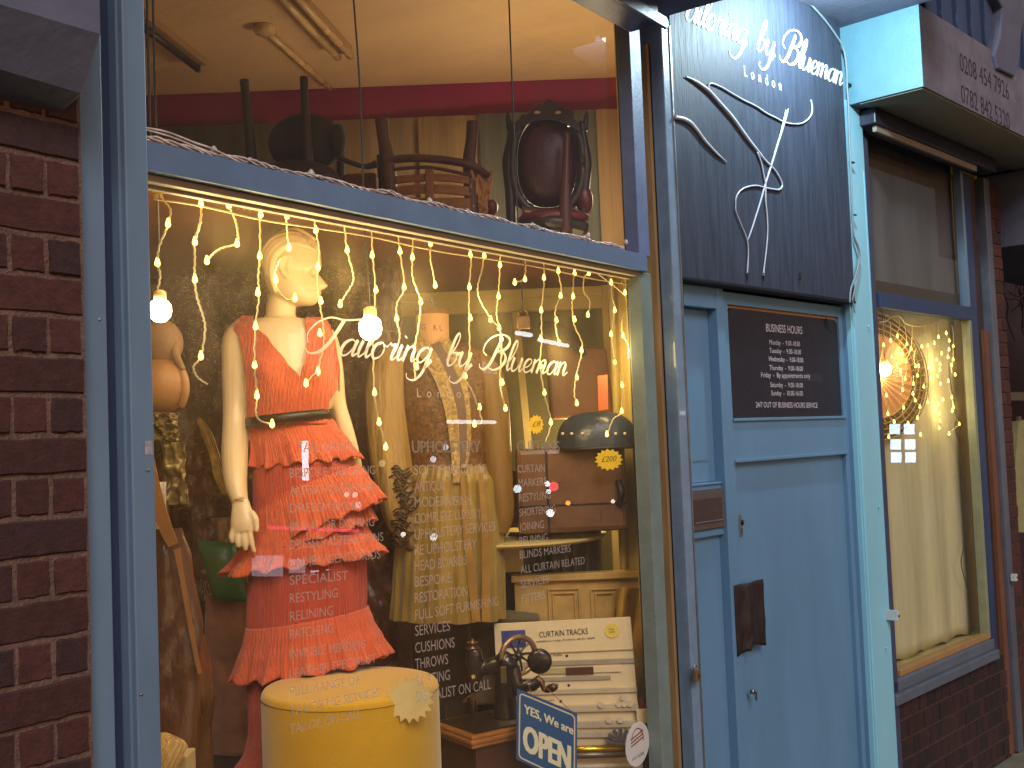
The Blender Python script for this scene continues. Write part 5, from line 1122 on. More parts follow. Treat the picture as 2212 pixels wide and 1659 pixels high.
mb = MB(); mb.ball(H(655,300,30), (84*HX,26*HX,66*HX), 28, 18); mb.ball(H(728,300,10), (20*HX,20*HX,36*HX), 16, 12); ch.part('backrest', mb, mat('black_upholstery', (34,24,24), .7, var=.4), smooth=True)
mb = MB(); mb.ball(H(640,392,0), (96*HX,80*HX,44*HX), 28, 16); ch.part('seat', mb, mat('brown_seat', (50,32,28), .7, var=.4, bump=.5, bs=20), smooth=True)
mb = MB(); mb.tube([H(730,340,-10),H(755,352,-10),H(790,362,-10),H(815,356,-10)], [x*HX for x in (8,6,6,9)], 10, 5); ch.part('armrest', mb, M_dk, smooth=True)
mb = MB(); mb.box(H(738,370,10).x, H(812,370,10).x, H(0,0,10).y, H(0,0,60).y, H(738,470,0).z, H(738,372,0).z); single('brown_cushion', mb, mat('brown_cloth', (104,58,36), .8, var=.4), 'brown cloth bundle between the first two upturned chairs', 'cloth', H(770,400), FV, bevel=.01)
cb2 = Thing('upturned_chair', 'upturned chair with a broken rail and torn cream webbing, second from the left', 'chair', H(940,440), FV, 'chairs stored above the display')
leg(cb2, [(829,268,-40),(834,310,-40),(842,350,-40),(846,400,-40),(852,480,-40)], (15,14,17,16,15), M_mid, 8, .8); leg(cb2, [(1023,271,-30),(1020,310,-30),(1016,350,-30),(1017,400,-30),(1022,480,-30)], (14,13,15,15,15), M_mid, 8, .8)
leg(cb2, [(815,320,60),(818,360,60),(824,430,60)], (9,10,11), M_dk, nm='leg')
mb = MB(); mb.tube([H(842,358,-44),H(880,354,-48),H(930,355,-50),H(980,360,-48),H(1020,368,-44),H(1055,384,-20)], [x*HX for x in (9,9,9,9,9,8)], 12, 5); mb.tube([H(846,378,-46),H(930,374,-52),H(1020,390,-44)], [x*HX for x in (4,4,4)], 8, 5); cb2.part('seat_rail', mb, M_mid, smooth=True)
mb = MB()
for y_, hh_ in ((392,16),(414,20)): mb.grid(lambda u, v: H(855+160*u, y_+hh_*v-5*math.sin(u*3.1), -46-6*math.sin(u*3.1)+2*math.sin(v*3)), 20, 4)
for x_ in (923,): mb.grid(lambda u, v: H(x_+18*u, 378+90*v, -56), 4, 10)
mb.grid(lambda u, v: H(855+165*u, 436+60*v, -40), 10, 4); cb2.part('webbing', mb, mat('old_webbing', (158,110,66), .8, var=.35, vs=12, bump=.5, bs=40), smooth=True, solid=.005)
mb = MB(); mb.grid(lambda u, v: H(1018+48*u*(1-.3*v)+6*noise.noise((v*6,1,2)), 372+110*v+12*noise.noise((u*7,v*3,1)), -40+30*u+10*noise.noise((u*6,v*7,9))), 30, 40); cb2.part('torn_cloth', mb, mat('torn_cream', (214,160,98), .7, var=.6, vs=10, bump=.8, bs=20, col2=(120,76,40)), smooth=True, solid=.003)
cc = Thing('carved_chair', 'dark carved chair with a rounded maroon back and red seat, rightmost of the stored chairs', 'chair', H(1185,500), FV, 'chairs stored above the display')
def oval(cx, cy, rx, ry, n=48, p=2.4): return [(cx+rx*abs(math.cos(2*math.pi*k/n))**(2/p)*(1 if math.cos(2*math.pi*k/n) > 0 else -1), cy+ry*abs(math.sin(2*math.pi*k/n))**(2/p)*(1 if math.sin(2*math.pi*k/n) > 0 else -1)) for k in range(n)]
mb = MB(); o_ = oval(1182,352,64,96)
mb.add([H(1182,352,-16)]+[H(1182+(x-1182)*.6,352+(y-352)*.6,-12) for x,y in o_]+[H(x,y,0) for x,y in o_], [(0,1+k,1+(k+1)%48) for k in range(48)]+[(1+k,49+k,49+(k+1)%48,1+(k+1)%48) for k in range(48)])
bk_ = cc.part('back_pad', mb, mat('maroon_leather', (60,18,32), .4, var=.3, vs=6, bump=.2), smooth=True, solid=.004)
mb = MB()
for x,y in ((1180,290),(1150,345),(1182,345),(1215,345),(1165,395),(1198,395),(1150,430)): mb.ball(H(x,y,-15), .004, 8, 6)
cc.part('button', mb, mat('button', (58,16,28), .5), parent=bk_, smooth=True, each=True)
mb = MB(); mb.tube([H(x,y,4) for x,y in oval(1182,352,76,108)+[oval(1182,352,76,108)[0]]], 12*HX, 12)
for sgn in (-1, 1):
    mb.tube([H(1182+sgn*74,262,6),H(1182+sgn*78,300,6),H(1182+sgn*84,350,6),H(1182+sgn*80,410,6),H(1182+sgn*76,500,6)], [x*HX for x in (8,10,13,12,11)], 12, 5)
    mb.tube([H(1182+sgn*86,238,6),H(1182+sgn*84,256,6),H(1182+sgn*80,280,6)], [x*HX for x in (2,6,8)], 10, 4)
cc.part('back_frame', mb, M_dk, smooth=True)
cr_ = [(1108,292),(1112,268),(1122,258),(1128,248),(1142,252),(1150,236),(1162,226),(1172,228),(1180,218),(1188,216),(1196,224),(1206,226),(1218,236),(1230,238),(1240,244),(1238,258),(1250,268),(1256,292),(1232,276),(1205,264),(1180,260),(1150,265),(1128,276)]
mb = MB(); mb.prism([H(x,y,-10) for x,y in cr_], (0,.03,0)); cc.part('carved_crest', mb, M_dk, bevel=.003)
mb = MB(); 
for x in (1160,1205): mb.ball(H(x,246,-11), (.012,.003,.006), 10, 8)
cc.part('crest_inlay', mb, mat('inlay', (170,140,104), .4), smooth=True, each=True)
mb = MB(); mb.grid(lambda u, v: H(1128+110*u, 452+26*v+8*math.sin(u*3.14), -30-8*math.sin(v*3.1)), 20, 8); cc.part('back_rail', mb, mat('bronze_rail', (104,72,48), .3, metal=.3), smooth=True, solid=.01)
mb = MB(); mb.ball(H(1195,476,-20), (78*HX,44*HX,20*HX), 28, 12); cc.part('seat', mb, mat('red_leather', (96,26,34), .4, var=.3), smooth=True)
mb = MB(); mb.ball(H(1262,430,10), (20*HX,20*HX,34*HX), 16, 12); mb.ball(H(1062,448,0), (14*HX,16*HX,18*HX), 14, 10); cc.part('arm_pad', mb, mat('red_leather', (0,0,0)), smooth=True, each=True)
mb = MB(); mb.tube([H(1128,498,-30),H(1195,492,-56),H(1262,498,-30)], [x*HX for x in (16,16,16)], 12, 5); cc.part('seat_rail', mb, M_dk, smooth=True)
mb = MB()
for k in range(34): u = k/33; mb.ball(H(1130+130*u, 482-6*math.sin(u*3.14), -44-16*math.sin(u*3.14)), .0018, 6, 4)
cc.part('nail_trim', mb, M_br, smooth=True)
for x, r in ((1222,14),): leg(cc, [(x,300,-58),(x-2,380,-58),(x-4,440,-58),(x-2,520,-58)], (7,9,12,14), mat('reddish_leg', (70,34,34), .4), nm='leg')
# ================================================================== CORDS, BULBS, FAIRY LIGHTS
M_bulb = emis('bulb_glow', (1.0,.80,.52), 42); M_cord = mat('dark_cord', (30,22,18), .6)
def bulb(px, py, d, rpx, lab, top, watts, fr=FV, fn=V, nm='pendant_bulb', cordpts=None):
    c = fn(px, py, d); r = rpx/F*(d if fr is FV else 5.6); t = Thing(nm, lab, 'light bulb', c, fr, 'lit bare bulbs in the windows')
    mb = MB(); mb.lathe([(.001,-r*1.02),(r*.5,-r*.92),(r*.86,-r*.55),(r,-.0),(r*.95,r*.5),(r*.72,r*.86),(r*.5,r*.98)], c, 24); t.part('globe', mb, M_bulb, smooth=True)
    mb = MB(); mb.lathe([(r*.5,r*.95),(r*.56,r*1.0),(r*.56,r*1.7),(r*.30,r*1.9),(.001,r*1.95)], c, 18); t.part('socket', mb, mat('cream_socket', (226,180,120), .5), smooth=True)
    mb = MB(); mb.tube([c+Vector((0,0,r*1.9))]+(cordpts or [Vector((c.x,c.y,top))]), .0028, 6, 3); t.part('cord', mb, M_cord, smooth=True)
    p = fr.M @ c; point(nm+'_light', p+Vector((0,-.0,-.0)), watts, (1,.70,.36), r*.9)
    return t
b1 = bulb(346, 672, 2.52, 24, 'bright bare bulb tight against the left window post', ZC, 7)
b2_ = bulb(800, 710, 3.05, 25, 'bright bare bulb above the white script on the big window', ZC, 9, cordpts=[V(786,440,3.05), V(778,200,3.05), V(764,0,3.05), V(762,-60,3.05)])
bulb(1912, 799, .075, 13, 'bright bare bulb in front of the woven fan in the right window', ztb+.02, 5, FB, B)
oc = Thing('hanging_ornament', 'thin cord dropping from the ceiling with a small padlock shaped ornament on its end', 'ornament', V(1130,690,3.62), FV)
mb = MB(); mb.tube([V(1098,-40,3.62),V(1103,100,3.62),V(1112,330,3.62),V(1118,480,3.62),V(1125,560,3.62),V(1128,640,3.62),V(1129,672,3.62)], .003, 6, 4); oc.part('cord', mb, M_cord, smooth=True)
mb = MB(); a = V(1115,683,3.62); b_ = V(1145,710,3.62); mb.box(a.x, b_.x, 3.61, 3.63, b_.z, a.z); bo_ = oc.part('padlock_body', mb, M_br, bevel=.003)
mb = MB(); mb.tube([V(1121,684,3.62),V(1121,674,3.62),V(1129,668,3.62),V(1138,674,3.62),V(1138,684,3.62)], .003, 8, 4); oc.part('padlock_shackle', mb, M_br, smooth=True, parent=bo_)
mb = MB(); mb.tube([V(318,-40,2.5),V(318,60,2.5),V(322,180,2.5),V(324,300,2.5)], .003, 6, 4); single('electric_cable', mb, M_cord, 'dark cord hanging straight down beside the left post in the upper pane', 'cord', V(320,200,2.5), FV, smooth=True)
M_wire = mat('clear_gold_wire', (226,206,150), .35, var=.2, bump=0)
M_led = emis('led_glow', (1.0,.63,.09), 5, False)
M_gem = mat('led_cap', (250,214,110), .2)
ST = [([(340,398),(352,430),(368,452),(363,485),(345,530),(340,567),(346,595),(340,628)],[(363,483),(340,567)]),
([(433,416),(435,440),(433,480),(421,522),(421,560),(420,603),(427,645),(438,680),(443,712),(434,770),(418,792),(426,815),(448,830)],[(434,440),(421,522),(421,603),(434,769)]),
([(492,428),(495,446),(508,475),(513,500),(512,525),(480,536),(461,548),(447,564)],[(494,443),(512,526),(447,563)]),
([(563,440),(562,480),(562,553),(558,600),(560,640),(553,700),(550,790),(556,850),(553,892),(564,910),(589,916)],[(563,463),(561,553),(557,632),(552,705),(550,788),(555,854),(588,916)]),
([(619,453),(620,490),(624,535)],[(620,466),(624,535)]),([(606,560),(596,585),(594,605),(603,630),(620,648),(637,644)],[(596,604),(637,644)]),
([(678,468),(682,496),(690,545),(686,600),(690,650),(698,700),(700,742),(690,790),(688,815),(680,808),(661,829)],[(682,497),(687,577),(693,650),(691,720),(687,802),(661,828)]),
([(744,480),(750,540),(763,590),(762,612),(745,640),(735,658)],[(750,540),(735,657)]),
([(803,490),(805,550),(811,626),(806,700),(806,760),(809,850),(818,905),(833,965)],[(804,551),(812,626),(809,848),(819,912),(833,965)]),
([(860,500),(863,540),(874,620),(858,655),(857,690),(864,720),(860,745),(849,765)],[(864,543),(873,620),(857,688)]),
([(893,508),(891,560),(892,600),(908,650),(905,700),(894,760),(895,790),(898,822)],[(891,556),(909,652),(900,792)]),
([(930,516),(930,560),(935,585),(940,617)],[(930,526),(940,616)]),
([(1014,535),(1018,560),(1014,620),(1013,690),(1014,760),(1003,812),(1022,850),(1041,910),(1024,916)],[(1016,550),(1014,620),(1016,687),(1005,812),(1036,880),(1025,916)]),
([(1046,540),(1042,580),(1032,620),(1038,650),(1062,690),(1080,712),(1083,760),(1080,825),(1086,860),(1092,882)],[(1046,552),(1060,690),(1078,708),(1083,731),(1085,826),(1092,882)]),
([(1081,548),(1079,600),(1076,640),(1073,680),(1080,710)],[(1080,572),(1077,640)]),
([(1135,556),(1135,590),(1127,606),(1112,608)],[(1112,610),(1134,603)]),([(1174,562),(1176,600),(1170,670),(1170,735),(1167,790),(1176,850),(1190,912),(1178,955)],[(1175,600),(1169,670),(1168,731),(1168,790),(1176,848),(1190,912)]),
([(1205,570),(1206,590),(1213,630),(1201,665),(1200,700),(1207,742)],[(1206,585),(1211,639),(1202,692),(1208,741)]),
([(1240,572),(1238,620),(1236,660),(1240,700),(1258,745),(1250,790),(1244,815),(1241,855),(1250,872)],[(1241,590),(1238,640),(1241,690),(1256,757),(1246,815),(1246,871)]),
([(1272,590),(1262,600),(1261,630),(1274,650),(1270,682)],[(1272,590),(1270,680)]),
([(1320,598),(1322,640),(1328,668),(1321,722),(1328,780),(1343,832),(1341,890),(1325,905),(1311,940)],[(1320,610),(1328,670),(1320,722),(1328,782),(1344,832),(1343,888),(1311,938)]),
([(1342,606),(1350,632),(1354,660),(1344,690),(1345,722),(1357,745),(1358,775)],[(1350,632),(1346,725)]),
([(1290,590),(1310,605),(1332,622),(1352,640)],[])]
fl = Thing('fairy_lights', 'warm white icicle fairy lights hanging across the top of the large window', 'string lights', A(860,520,.075))
top = [A(332,385,.07), A(433,410,.07), A(563,438,.07), A(680,462,.07), A(803,487,.07), A(930,512,.07), A(1046,536,.07), A(1174,560,.07), A(1272,580,.07), A(1370,602,.07)]
for i in range(len(top)): top[i].z = zt0-.030+.004*math.sin(i*2.1)
mb = MB(); mb.tube(top, .0022, 6, 6); fl.part('header_wire', mb, M_wire, smooth=True)
rnd = random.Random(8); leds = 0
def strand(th, pts, ls, fn, y, rr, wr=.0024, capm=None):
    P_ = cr([fn(px, py, y+rnd.uniform(-.006,.006)) for px, py in pts], 7)
    P_ = [p+Vector((.0012*math.sin(i*2.4), .0012*math.cos(i*2.4), 0)) for i, p in enumerate(P_)]
    mb = MB(); mb.tube(P_, wr, 5); w_ = th.part('strand', mb, M_wire, smooth=True)
    for px, py in ls:
        c = fn(px, py, y-.004); mb = MB(); mb.lathe([(.0005,-rr*1.6),(rr*.9,-rr*1.0),(rr,-rr*.2),(rr*.6,rr*1.1),(rr*.3,rr*2)], c, 8); th.part('led', mb, M_led, parent=w_, smooth=True)
for pts, ls in ST: strand(fl, pts, ls, A, .075, .0060)
for px, py, w_ in ((430,500,.9),(560,560,1.3),(690,600,1.3),(860,640,1.2),(1010,700,1.6),(1160,760,1.6),(1330,760,1.6)):
    p = A(px, py, .10); point('fairy_glow', p, w_*1.35, (1,.74,.31), .05)
# gilt bow and dead bulbs
mb = MB(); rnd = random.Random(2); c = A(338,408,.07)
for k in range(14): a = rnd.uniform(0,6.28); d = Vector((math.cos(a)*.02, rnd.uniform(-.01,.0), math.sin(a)*.022)); mb.ribbon([c, c+d*.6+Vector((0,-.004,.004)), c+d], [.004,.009,.006], 4)
single('gilt_bow', mb, mat('gilt_foil', (230,190,70), .25, metal=.7), 'small gilt foil bow at the top left corner of the large window', 'bow', c, solid=.0006)
lg = Thing('clear_string_lights', 'clear unlit string lights and cable lying along the blue transom ledge', 'string lights', A(600,400,-.03))
pts = []; n = 60
for k in range(n+1):
    x = GX0+.01+(xr-GX0-.15)*k/n; pts.append(Vector((x, -.026+.004*math.sin(k*1.3), zt1+.004+.003*math.sin(k*.9)+.004*noise.noise((k*.5,0,0)))))
M_clr = mat('clear_cable', (220,204,196), .2, var=.5, vs=40, spec=.8, bump=.3)
for o in (0, 1, 2):
    mb = MB(); mb.tube([p+Vector((0,.004*math.cos(i*1.9+o*2),.004+.005*math.sin(i*1.9+o*2))) for i, p in enumerate(pts)], .0024, 6, 3); lg.part('cable', mb, M_clr, smooth=True)
mb = MB(); mb.tube([A(312,276,-.0), A(360,285,-.01), A(420,308,-.02), A(460,322,-.03), A(520,352,-.035)], .0024, 6, 5); mb.tube([A(312,280,-.0), A(370,296,-.01), A(430,320,-.02), A(470,335,-.03)], .0022, 6, 5); lg.part('cable', mb, M_clr, smooth=True)
for px, py in ((462,326),(672,375),(928,435),(1150,488),(1270,510),(1352,524),(1010,460),(540,352)):
    c = A(px, py, -.02); c.z = max(c.z, zt1+.010); mb = MB(); mb.lathe([(.0005,-.010),(.0065,-.006),(.0085,.0),(.006,.006),(.003,.011)], c, 12); lg.part('clear_bulb', mb, mat('clear_bulb', (190,180,170), .06, spec=1, var=.2, bump=0, coat=.6), smooth=True)
mb = MB(); rnd = random.Random(12); rs = []
def fo(u, v):
    x = GX0+.02+(GX1-GX0-.25)*u; return Vector((x, -.030+.05*v, zt1+.0015+(.015*abs(noise.noise((u*38, v*2, 1)))+.004*abs(noise.noise((u*110, v*5, 2))))*(1 if v < .9 else .2)*(.4+.6*abs(noise.noise((u*6,0,9)))*2)))
mb.grid(fo, 500, 5)
single('ledge_dust', mb, mat('grey_foil', (176,156,148), .45, metal=.2, var=.6, vs=60, bump=.6, bs=100), 'crusty grey foil and dust lining the top of the blue transom', 'debris', A(600,400,-.03), kind='stuff', smooth=True, solid=.001)
# clips on the ceiling board
mb = MB(); 
for k in range(4): a = V(510+k*9, 436+k*2, 3.2); mb.tube([a, a+Vector((.006+.006*k,0,-.022))], .005, 6)
single('shelf_clips', mb, mat('pale_peg', (140,110,66), .5), 'cluster of pale pegs under the shelf left of the mannequin head', 'peg cluster', V(520,440,3.2), FV, smooth=True)
# ================================================================== WINDOW LETTERING
mb = MB(); GY = .0295
def At(s, l, yl, r, yr, cap, off=.0): text(mb, s, A(l,yl,GY), A(r,yr,GY), cap/F*(A(l,yl,GY)-cw).length, off=.0004)
mw = MB(); script(mw, 'Tailoring by Blueman', A(678,762,GY), A(1222,812,GY), .043, off=.0004, pen=.21, slant=.40, n=5)
At('L  o  n  d  o  n', 901,858, 1015,860, 20)
L1 = [('TAILORING',640,977,768,975,22),('BESPOKE TAILORING',626,1032,810,1024,20),('ALTERATIONS/REPAIRS',626,1070,810,1060,20),('DRESSMAKERS',626,1108,782,1100,20),('BRIDAL OR EVENING',626,1148,808,1136,20),('DRESSES ALTERATIONS',626,1187,828,1168,20),('LADIES /GENTS /KIDS',626,1226,822,1206,20),
 ('SPECIALIST',626,1264,752,1252,20),('RESTYLING',626,1303,730,1290,20),('RELINING',626,1342,720,1328,20),('PATCHING',626,1381,720,1366,20),('INVISIBLE MENDING',626,1424,790,1400,20),('LEATHER SPECIALIST',626,1466,813,1430,19),('FULL RANGE OF',626,1505,776,1478,20),('TAILORING SERVICES',626,1546,820,1504,20),('TAILOR ON CALL',626,1586,780,1550,20)]
L2 = [('UPHOLSTERY',890,978,1037,977,26),('SOFT FURNITURE',895,1026,1050,1022,22),('ANTIQUE',896,1062,960,1059,22),('MODERNISING',896,1096,1020,1090,22),('COMPLETE LUXURY',896,1131,1040,1118,22),('UPHOLSTERY SERVICES',896,1166,1070,1146,22),('RE UPHOLSTERY',896,1200,1030,1184,22),('HEAD BOARDS',896,1234,1008,1220,22),('BESPOKE',896,1268,975,1258,22),('RESTORATION',896,1303,1010,1286,22),('FULL SOFT FURNISHING',897,1340,1077,1308,22),('SERVICES',897,1374,972,1362,22),('CUSHIONS',897,1411,982,1398,22),('THROWS',897,1446,968,1434,22),('SKIRTING',898,1483,972,1468,22),('SPECIALIST ON CALL',898,1518,1060,1488,22)]
L3 = [('CURTAINS',1117,977,1208,976,25),('CURTAIN',1118,1021,1177,1019,17),('MARKERS',1120,1052,1181,1047,17),('RESTYLING',1121,1084,1190,1077,17),('SHORTENING',1122,1116,1200,1106,17),('JOINING',1122,1147,1175,1140,17),('RELINING',1122,1177,1183,1168,17),('BLINDS MARKERS',1123,1207,1233,1192,17),('ALL CURTAIN RELATED',1125,1239,1263,1218,17),('SERVICES',1125,1271,1185,1259,17),('FITTERS',1127,1303,1177,1294,18)]
MC = [mb]
for LL_ in (L1, L2, L3):
    mb = MB(); MC.append(mb)
    for s, l, yl, r, yr, cp in LL_: At(s, l, yl, r, yr, cp)
    s, l, yl, r, yr, cp = LL_[0]
    if LL_ is not L1: At(s, l+1, yl, r+1, yr, cp); At(s, l+.5, yl-.7, r+.5, yr-.7, cp)
def trans_white(name, f):
    m = bpy.data.materials.new(name); m.use_nodes = True; n = m.node_tree.nodes; L = m.node_tree.links; b = n['Principled BSDF']
    b.inputs['Base Color'].default_value = (.8,.79,.74,1); b.inputs['Roughness'].default_value = .5; b.inputs['Alpha'].default_value = f; return m
def vinyl(name, a, tl, col):
    m = bpy.data.materials.new(name); m.use_nodes = True; n = m.node_tree.nodes; L = m.node_tree.links; n.clear()
    o = n.new('ShaderNodeOutputMaterial'); d = n.new('ShaderNodeBsdfDiffuse'); t = n.new('ShaderNodeBsdfTranslucent'); tp_ = n.new('ShaderNodeBsdfTransparent')
    d.inputs[0].default_value = t.inputs[0].default_value = (*col, 1); x = n.new('ShaderNodeMixShader'); x.inputs[0].default_value = tl; y = n.new('ShaderNodeMixShader'); y.inputs[0].default_value = a
    L.new(d.outputs[0], x.inputs[1]); L.new(t.outputs[0], x.inputs[2]); L.new(tp_.outputs[0], y.inputs[1]); L.new(x.outputs[0], y.inputs[2]); L.new(y.outputs[0], o.inputs[0]); return m
GV = vinyl('grey_vinyl', .62, .5, (.74,.71,.64))
for q_ in MC: WIN.part('lettering', q_, GV)
WIN.part('script_lettering', mw, vinyl('white_vinyl', .9, .7, (.9,.88,.8)))
mb = MB(); c = A(1377,1607,GY); ax_ = (A(1402,1607,GY)-c).length; az_ = (A(1377,1655,GY)-c).length
mb.add([c+Vector((ax_*math.cos(2*math.pi*k/40), -.0003, az_*math.sin(2*math.pi*k/40))) for k in range(40)], [tuple(range(40))])
stk = Thing('round_sticker', 'grey round sticker on the inside of the glass at the lower right', 'sticker', c)
stk.part('disc', mb, trans_white('grey_sticker', .75))
mb = MB()
for k in range(3): mb.ribbon([c+Vector((ax_*(-.55),-.0008,az_*(.1+.16*k-.1))), c+Vector((0,-.0008,az_*(.2+.16*k-.1))), c+Vector((ax_*.5,-.0008,az_*(.3+.16*k-.1)))], .006, 4)
mb.ribbon([c+Vector((ax_*.5*math.cos(a),-.0008,az_*(.15+.55*math.sin(a)))) for a in [math.pi*k/8-.2 for k in range(9)]], .005, 3)
stk.part('emblem', mb, mat('emblem_red', (150,84,60), .6))
mb = MB(); text(mb, 'on site', c+Vector((-ax_*.5,0,-az_*.65)), c+Vector((ax_*.5,0,-az_*.6)), .014, off=.0009); stk.part('writing', mb, M_blk)
# small marks on the post
mb = MB(); p = A(320,965,-.046); mb.grid(lambda u, v: Vector((p.x-.008+.018*u, -.0462, p.z-.016+.028*v)), 1, 1); single('torn_sticker', mb, mat('torn_paper', (170,166,168), .7, var=.5, vs=80), 'torn scrap of pale sticker on the blue post left of the glass', 'sticker', p)
mb = MB(); p = A(320,1015,-.0465); mb.ball(p, (.004,.002,.004), 8, 6); p = A(305,1500,-.0465); mb.ball(p, (.004,.002,.003), 8, 6); p = A(215,690,-.05); mb.ball(p, (.0035,.002,.0035), 8, 6)
WIN.part('screw', mb, M_metal, smooth=True, each=True)
# ================================================================== RIGHT WINDOW LIGHTS
def m6(x, y): return ((2100+x/4.1475)*.8848, (700+y/4.1475)*.8848)
RS = [([(235,330),(230,420),(238,500),(235,590),(245,650),(270,765)],[(237,592),(272,765)]),([(300,350),(308,440),(310,545),(320,640),(322,710)],[(310,545),(322,710)]),([(390,300),(400,400),(385,450),(378,500)],[(378,500)]),
([(440,330),(460,450),(470,580),(430,640),(425,685)],[(473,580),(427,683)]),([(530,380),(525,500),(515,630),(490,690),(465,755),(470,830),(455,930)],[(515,630),(465,757),(455,930)]),([(370,780),(390,820),(410,858),(430,940),(428,1045),(400,1100)],[(410,858),(430,1045)]),
([(560,640),(545,720),(560,805),(590,800),(580,900)],[(562,805),(592,800),(580,900)]),([(650,390),(660,480),(625,605)],[(625,605)]),([(690,600),(680,700),(690,820),(715,920)],[(686,598),(695,820),(715,920)]),([(745,570),(780,650),(775,740),(810,785)],[(750,570),(775,740),(810,785)]),
([(790,370),(795,440),(793,508)],[(793,508)]),([(860,350),(880,400),(872,470),(900,545),(900,635),(888,715)],[(872,470),(902,545),(899,635),(890,713)]),([(930,390),(945,500),(940,600),(942,735),(926,795),(930,870),(960,890)],[(942,600),(942,735),(926,795),(962,890)]),
([(825,675),(800,760),(808,840),(780,908),(812,985)],[(825,675),(808,840),(782,908),(812,985)]),([(895,950),(905,1040),(928,1118),(945,1220),(932,1255),(965,1330),(1003,1390),(960,1430),(900,1488)],[(893,953),(928,1118),(945,1220),(932,1255),(1003,1390),(900,1488)]),
([(838,1100),(838,1142),(790,1190),(795,1260),(802,1290),(808,1358),(800,1430)],[(838,1142),(790,1192),(802,1290),(808,1358),(800,1430)]),([(540,900),(540,980),(550,1030),(535,1085),(557,1150),(605,1215),(580,1330)],[(540,982),(535,1083),(557,1150),(605,1215),(580,1328)]),
([(645,870),(660,940),(648,1010),(690,1090),(685,1168)],[(645,1010),(685,1168)]),([(430,1180),(440,1225),(430,1290),(485,1385)],[(440,1225),(485,1383)]),([(265,1100),(280,1220),(280,1290),(345,1368)],[(265,1100),(281,1288),(345,1368)]),([(290,1480),(290,1520)],[(290,1520)]),([(612,1450),(612,1500)],[(612,1498)])]
rl = Thing('fairy_lights', 'warm drop shaped fairy lights hanging over the woven fan in the right window', 'string lights', B(2000,720,.1), FB)
for pts, ls in RS: strand(rl, [m6(*p) for p in pts], [m6(*p) for p in ls], B, .05, .0060, .0020)
mb = MB(); mb.tube([B(*m6(x,y),.05) for x,y in ((195,355),(260,350),(330,300),(400,300),(460,370),(530,395),(600,400),(680,385),(745,360),(860,330))], .003, 6, 5); rl.part('header_wire', mb, M_wire, smooth=True)
for px, py in ((1960,760),(2040,790),(2050,880)): point('fairy_glow', FB.M @ B(px,py,.06), .8, (1,.78,.34), .05)
mb = MB(); mb.tube([B(*m6(x,y),.085) for x,y in ((905,370),(920,500),(900,700),(905,900),(935,1080),(980,1300),(960,1420),(1000,1560),(1030,1660))]+[B(2083,1160,.085),B(2076,1215,.085),B(2090,1270,.085)], .003, 6, 5)
single('dark_cable', mb, M_cord, 'dark cable trailing down the right side of the right window', 'cable', B(2070,900,.16), FB, smooth=True)
# ================================================================== LIGHTS OUT OF VIEW, STREET SIDE
fx = Thing('flood_light', 'small cool flood light fixed under the canopy over the slate sign', 'lamp', (.80,-.42,3.79), FB)
mb = MB(); mb.box(.72,.88,-.47,-.37,3.785,3.82); fx.part('housing', mb, M_black, bevel=.006)
mb = MB(); mb.box(.73,.87,-.46,-.38,3.778,3.784); fx.part('lens', mb, emis('cool_led', (.72,.93,1), 6))
mb = MB(); mb.box(.79,.81,-.43,-.41,3.82,3.862); fx.part('bracket', mb, M_black)
point('flood', FB.M @ Vector((.80,-.42,3.74)), 42, (.66,.90,1), .04)
p = FV.M @ Vector((.15, 4.7, 2.92)); point('room_fill', p, 5, (1,.78,.50), .08); point('room_fill', FV.M @ Vector((-.95, 4.7, 2.85)), .7, (1,.74,.46), .08); point('room_fill', FV.M @ Vector((.45, 4.5, 2.95)), 3, (1,.78,.5), .08)  # added fill lights, out of sight, brightening ceiling and back wall
rb = Thing('fill_bulb', 'added bulb hidden behind the carved chair, filling the shop room with light', 'light bulb', p, FA)
mb = MB(); mb.ball(p+Vector((0,0,.12)), .04); rb.part('globe', mb, M_bulb, smooth=True)
p = FV.M @ Vector((.3, 4.75, 2.0)); point('room_fill', p, 9, (1,.74,.38), .1)  # extra warm fill added below the shelf, no fitting there
# ================================================================== ACROSS THE STREET (seen only mirrored in the glass)
def mir(px, py, dist, fr=FA):
    """place in the street that the glass shows at this spot"""
    n = fr.M.to_3x3() @ Vector((0,1,0)); r = ray(px, py); h = onplane(px, py, fr.M @ Vector((0,.025,0)), n)
    d = r - n*2*r.dot(n); return h + d*(dist/abs(d.dot(n)))
def hue(name, col, s): return emis(name, col, s, False)
def lamp(nm, lab, cat, pts, r, col, s, dist=9, fr=FA, group=None):
    P_ = [mir(x, y, dist, fr) for x, y in pts]
    mb = MB()
    if len(P_) == 1: mb.ball(P_[0], r, 12, 8)
    else: mb.tube(P_, r, 8)
    t = Thing(nm, lab, cat, P_[0], FA, group); t.part('lamp', mb, hue(nm+'_light', col, s), smooth=True)
    mb = MB(); c = P_[0]; mb.tube([c+Vector((0,-.02-r,0)), c+Vector((0,-.25,0)), c+Vector((0,-.3,-.4))], .02, 6); t.part('bracket', mb, M_black, smooth=True)
lamp('tube_lamp', 'upright white tube lamp mirrored over the red dress', 'lamp', [(660,952),(661,1038)], .045, (.85,.88,1), 9)
lamp('tube_lamp', 'level white tube lamp mirrored across the jacket trim', 'lamp', [(968,911),(1070,912)], .03, (1,.95,.9), 5)
lamp('tube_lamp', 'short white tube lamp mirrored over the olive partition', 'lamp', [(1117,719),(1148,724)], .04, (.9,.95,1), 6)
lamp('tube_lamp', 'long broken white tube lamp mirrored above the brown seat back', 'lamp', [(1165,734),(1228,747)], .035, (.9,.95,1), 5)
lamp('neon_strip', 'thin pink neon strip mirrored across the red dress', 'neon', [(580,1139),(775,1147)], .022, (1,.03,.16), 4)
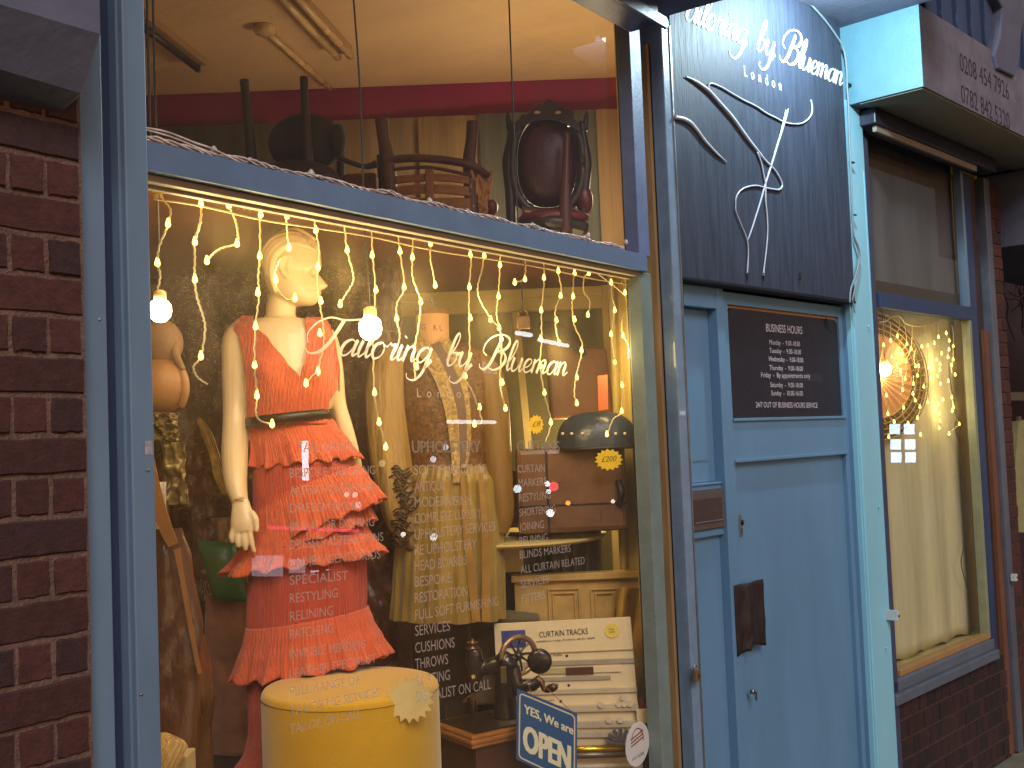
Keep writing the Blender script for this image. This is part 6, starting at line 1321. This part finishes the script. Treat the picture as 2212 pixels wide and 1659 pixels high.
lamp('traffic_light', 'round red signal light mirrored beside the MARKERS lettering', 'traffic light', [(1197,1051)], .085, (1,.05,.09), 7)
lamp('indicator_lamp', 'small orange lamp mirrored on the brown case', 'lamp', [(1228,1087)], .045, (1,.38,.05), 8)
for i, (x, y, r, c, w_, l) in enumerate(((1119,1056,.07,(.8,.95,1),6,'left of the MARKERS word'),(1183,1045,.05,(.8,.95,1),7,'above the RESTYLING word'),(1186,1062,.045,(.8,.95,1),6,'touching the red signal'),(1190,1108,.07,(.9,1,1),8,'at the end of SHORTENING'),
  (937,992,.05,(.8,.82,1),5,'over the ochre sleeve top'),(963,966,.05,(.8,.84,1),5,'high on the ochre sleeve'),(938,1160,.06,(.8,.95,1),5,'over the braided cuff'),(872,1154,.04,(1,.95,.85),7,'at the right side of the red dress'),(750,1068,.04,(1,.95,.85),4,'above the red dress tiers'),(768,1069,.04,(1,.9,.8),4,'beside the upper tier of the dress'),(775,1091,.05,(.85,.8,1),3,'under the peplum frill'),(1325,1083,.04,(1,.9,.8),5,'at the right of the brown case'),(826,1001,.05,(1,.75,.3),3,'left of the jacket cuff'))):
    lamp('street_lamp', 'distant pale street light mirrored '+l, 'street lamp', [(x,y)], r, c, w_, 9, group='street lights mirrored in the window')
# lit room across the road, six blue white panes, mirrored low in the right window
t = Thing('opposite_window', 'six paned bluish lit window mirrored below the woven fan', 'window', mir(1950,960,9,FB))
for i, (x, y) in enumerate(((1932,927),(1963,927),(1934,960),(1965,960),(1935,988),(1966,988))):
    a, b_, c, d = [mir(x+dx, y+dy, 9, FB) for dx, dy in ((-11,-11),(11,-11),(11,11),(-11,11))]
    mb = MB(); mb.add([a,b_,c,d], [(0,1,2,3)]); t.part('lit_pane', mb, MATS.get('pane_light') or hue('pane_light', (.42,.62,1), 6), solid=.01)
t = Thing('house_number', 'glowing pale blue house number mirrored behind the white script', 'sign', mir(1055,795,7))
a, b_ = mir(1075,808,7), mir(1042,805,7); mb = MB(); q_ = (b_-a); text(mb, '260', a, b_, (mir(1058,782,7)-mir(1058,806,7)).length, (0,1,0), .01); t.part('digits', mb, hue('number_light', (.35,.6,.9), 2.2))
t = Thing('opposite_shop', 'pale lit shop front with tall panes mirrored in a soft band across the dress', 'shop', mir(720,1250,11))
for x0, x1_, y0, y1, s in ((545,612,1200,1245,0),(625,660,1208,1238,0),(672,690,1232,1262,1),(705,722,1230,1262,1),(727,742,1230,1262,1),(748,760,1230,1262,1),(764,772,1230,1262,1),(778,785,1230,1262,1),(800,850,1222,1262,2)):
    P_ = [mir(*q, 11) for q in ((x0,y0),(x1_,y0),(x1_,y1),(x0,y1))]; mb = MB(); mb.add(P_, [(0,1,2,3)]); t.part('lit_pane', mb, MATS.get('shop_l%d'%s) or hue('shop_l%d'%s, ((.9,.85,1),(.85,.9,1),(.5,.65,.8))[s], (1.6,3.4,1.0)[s]), solid=.01)
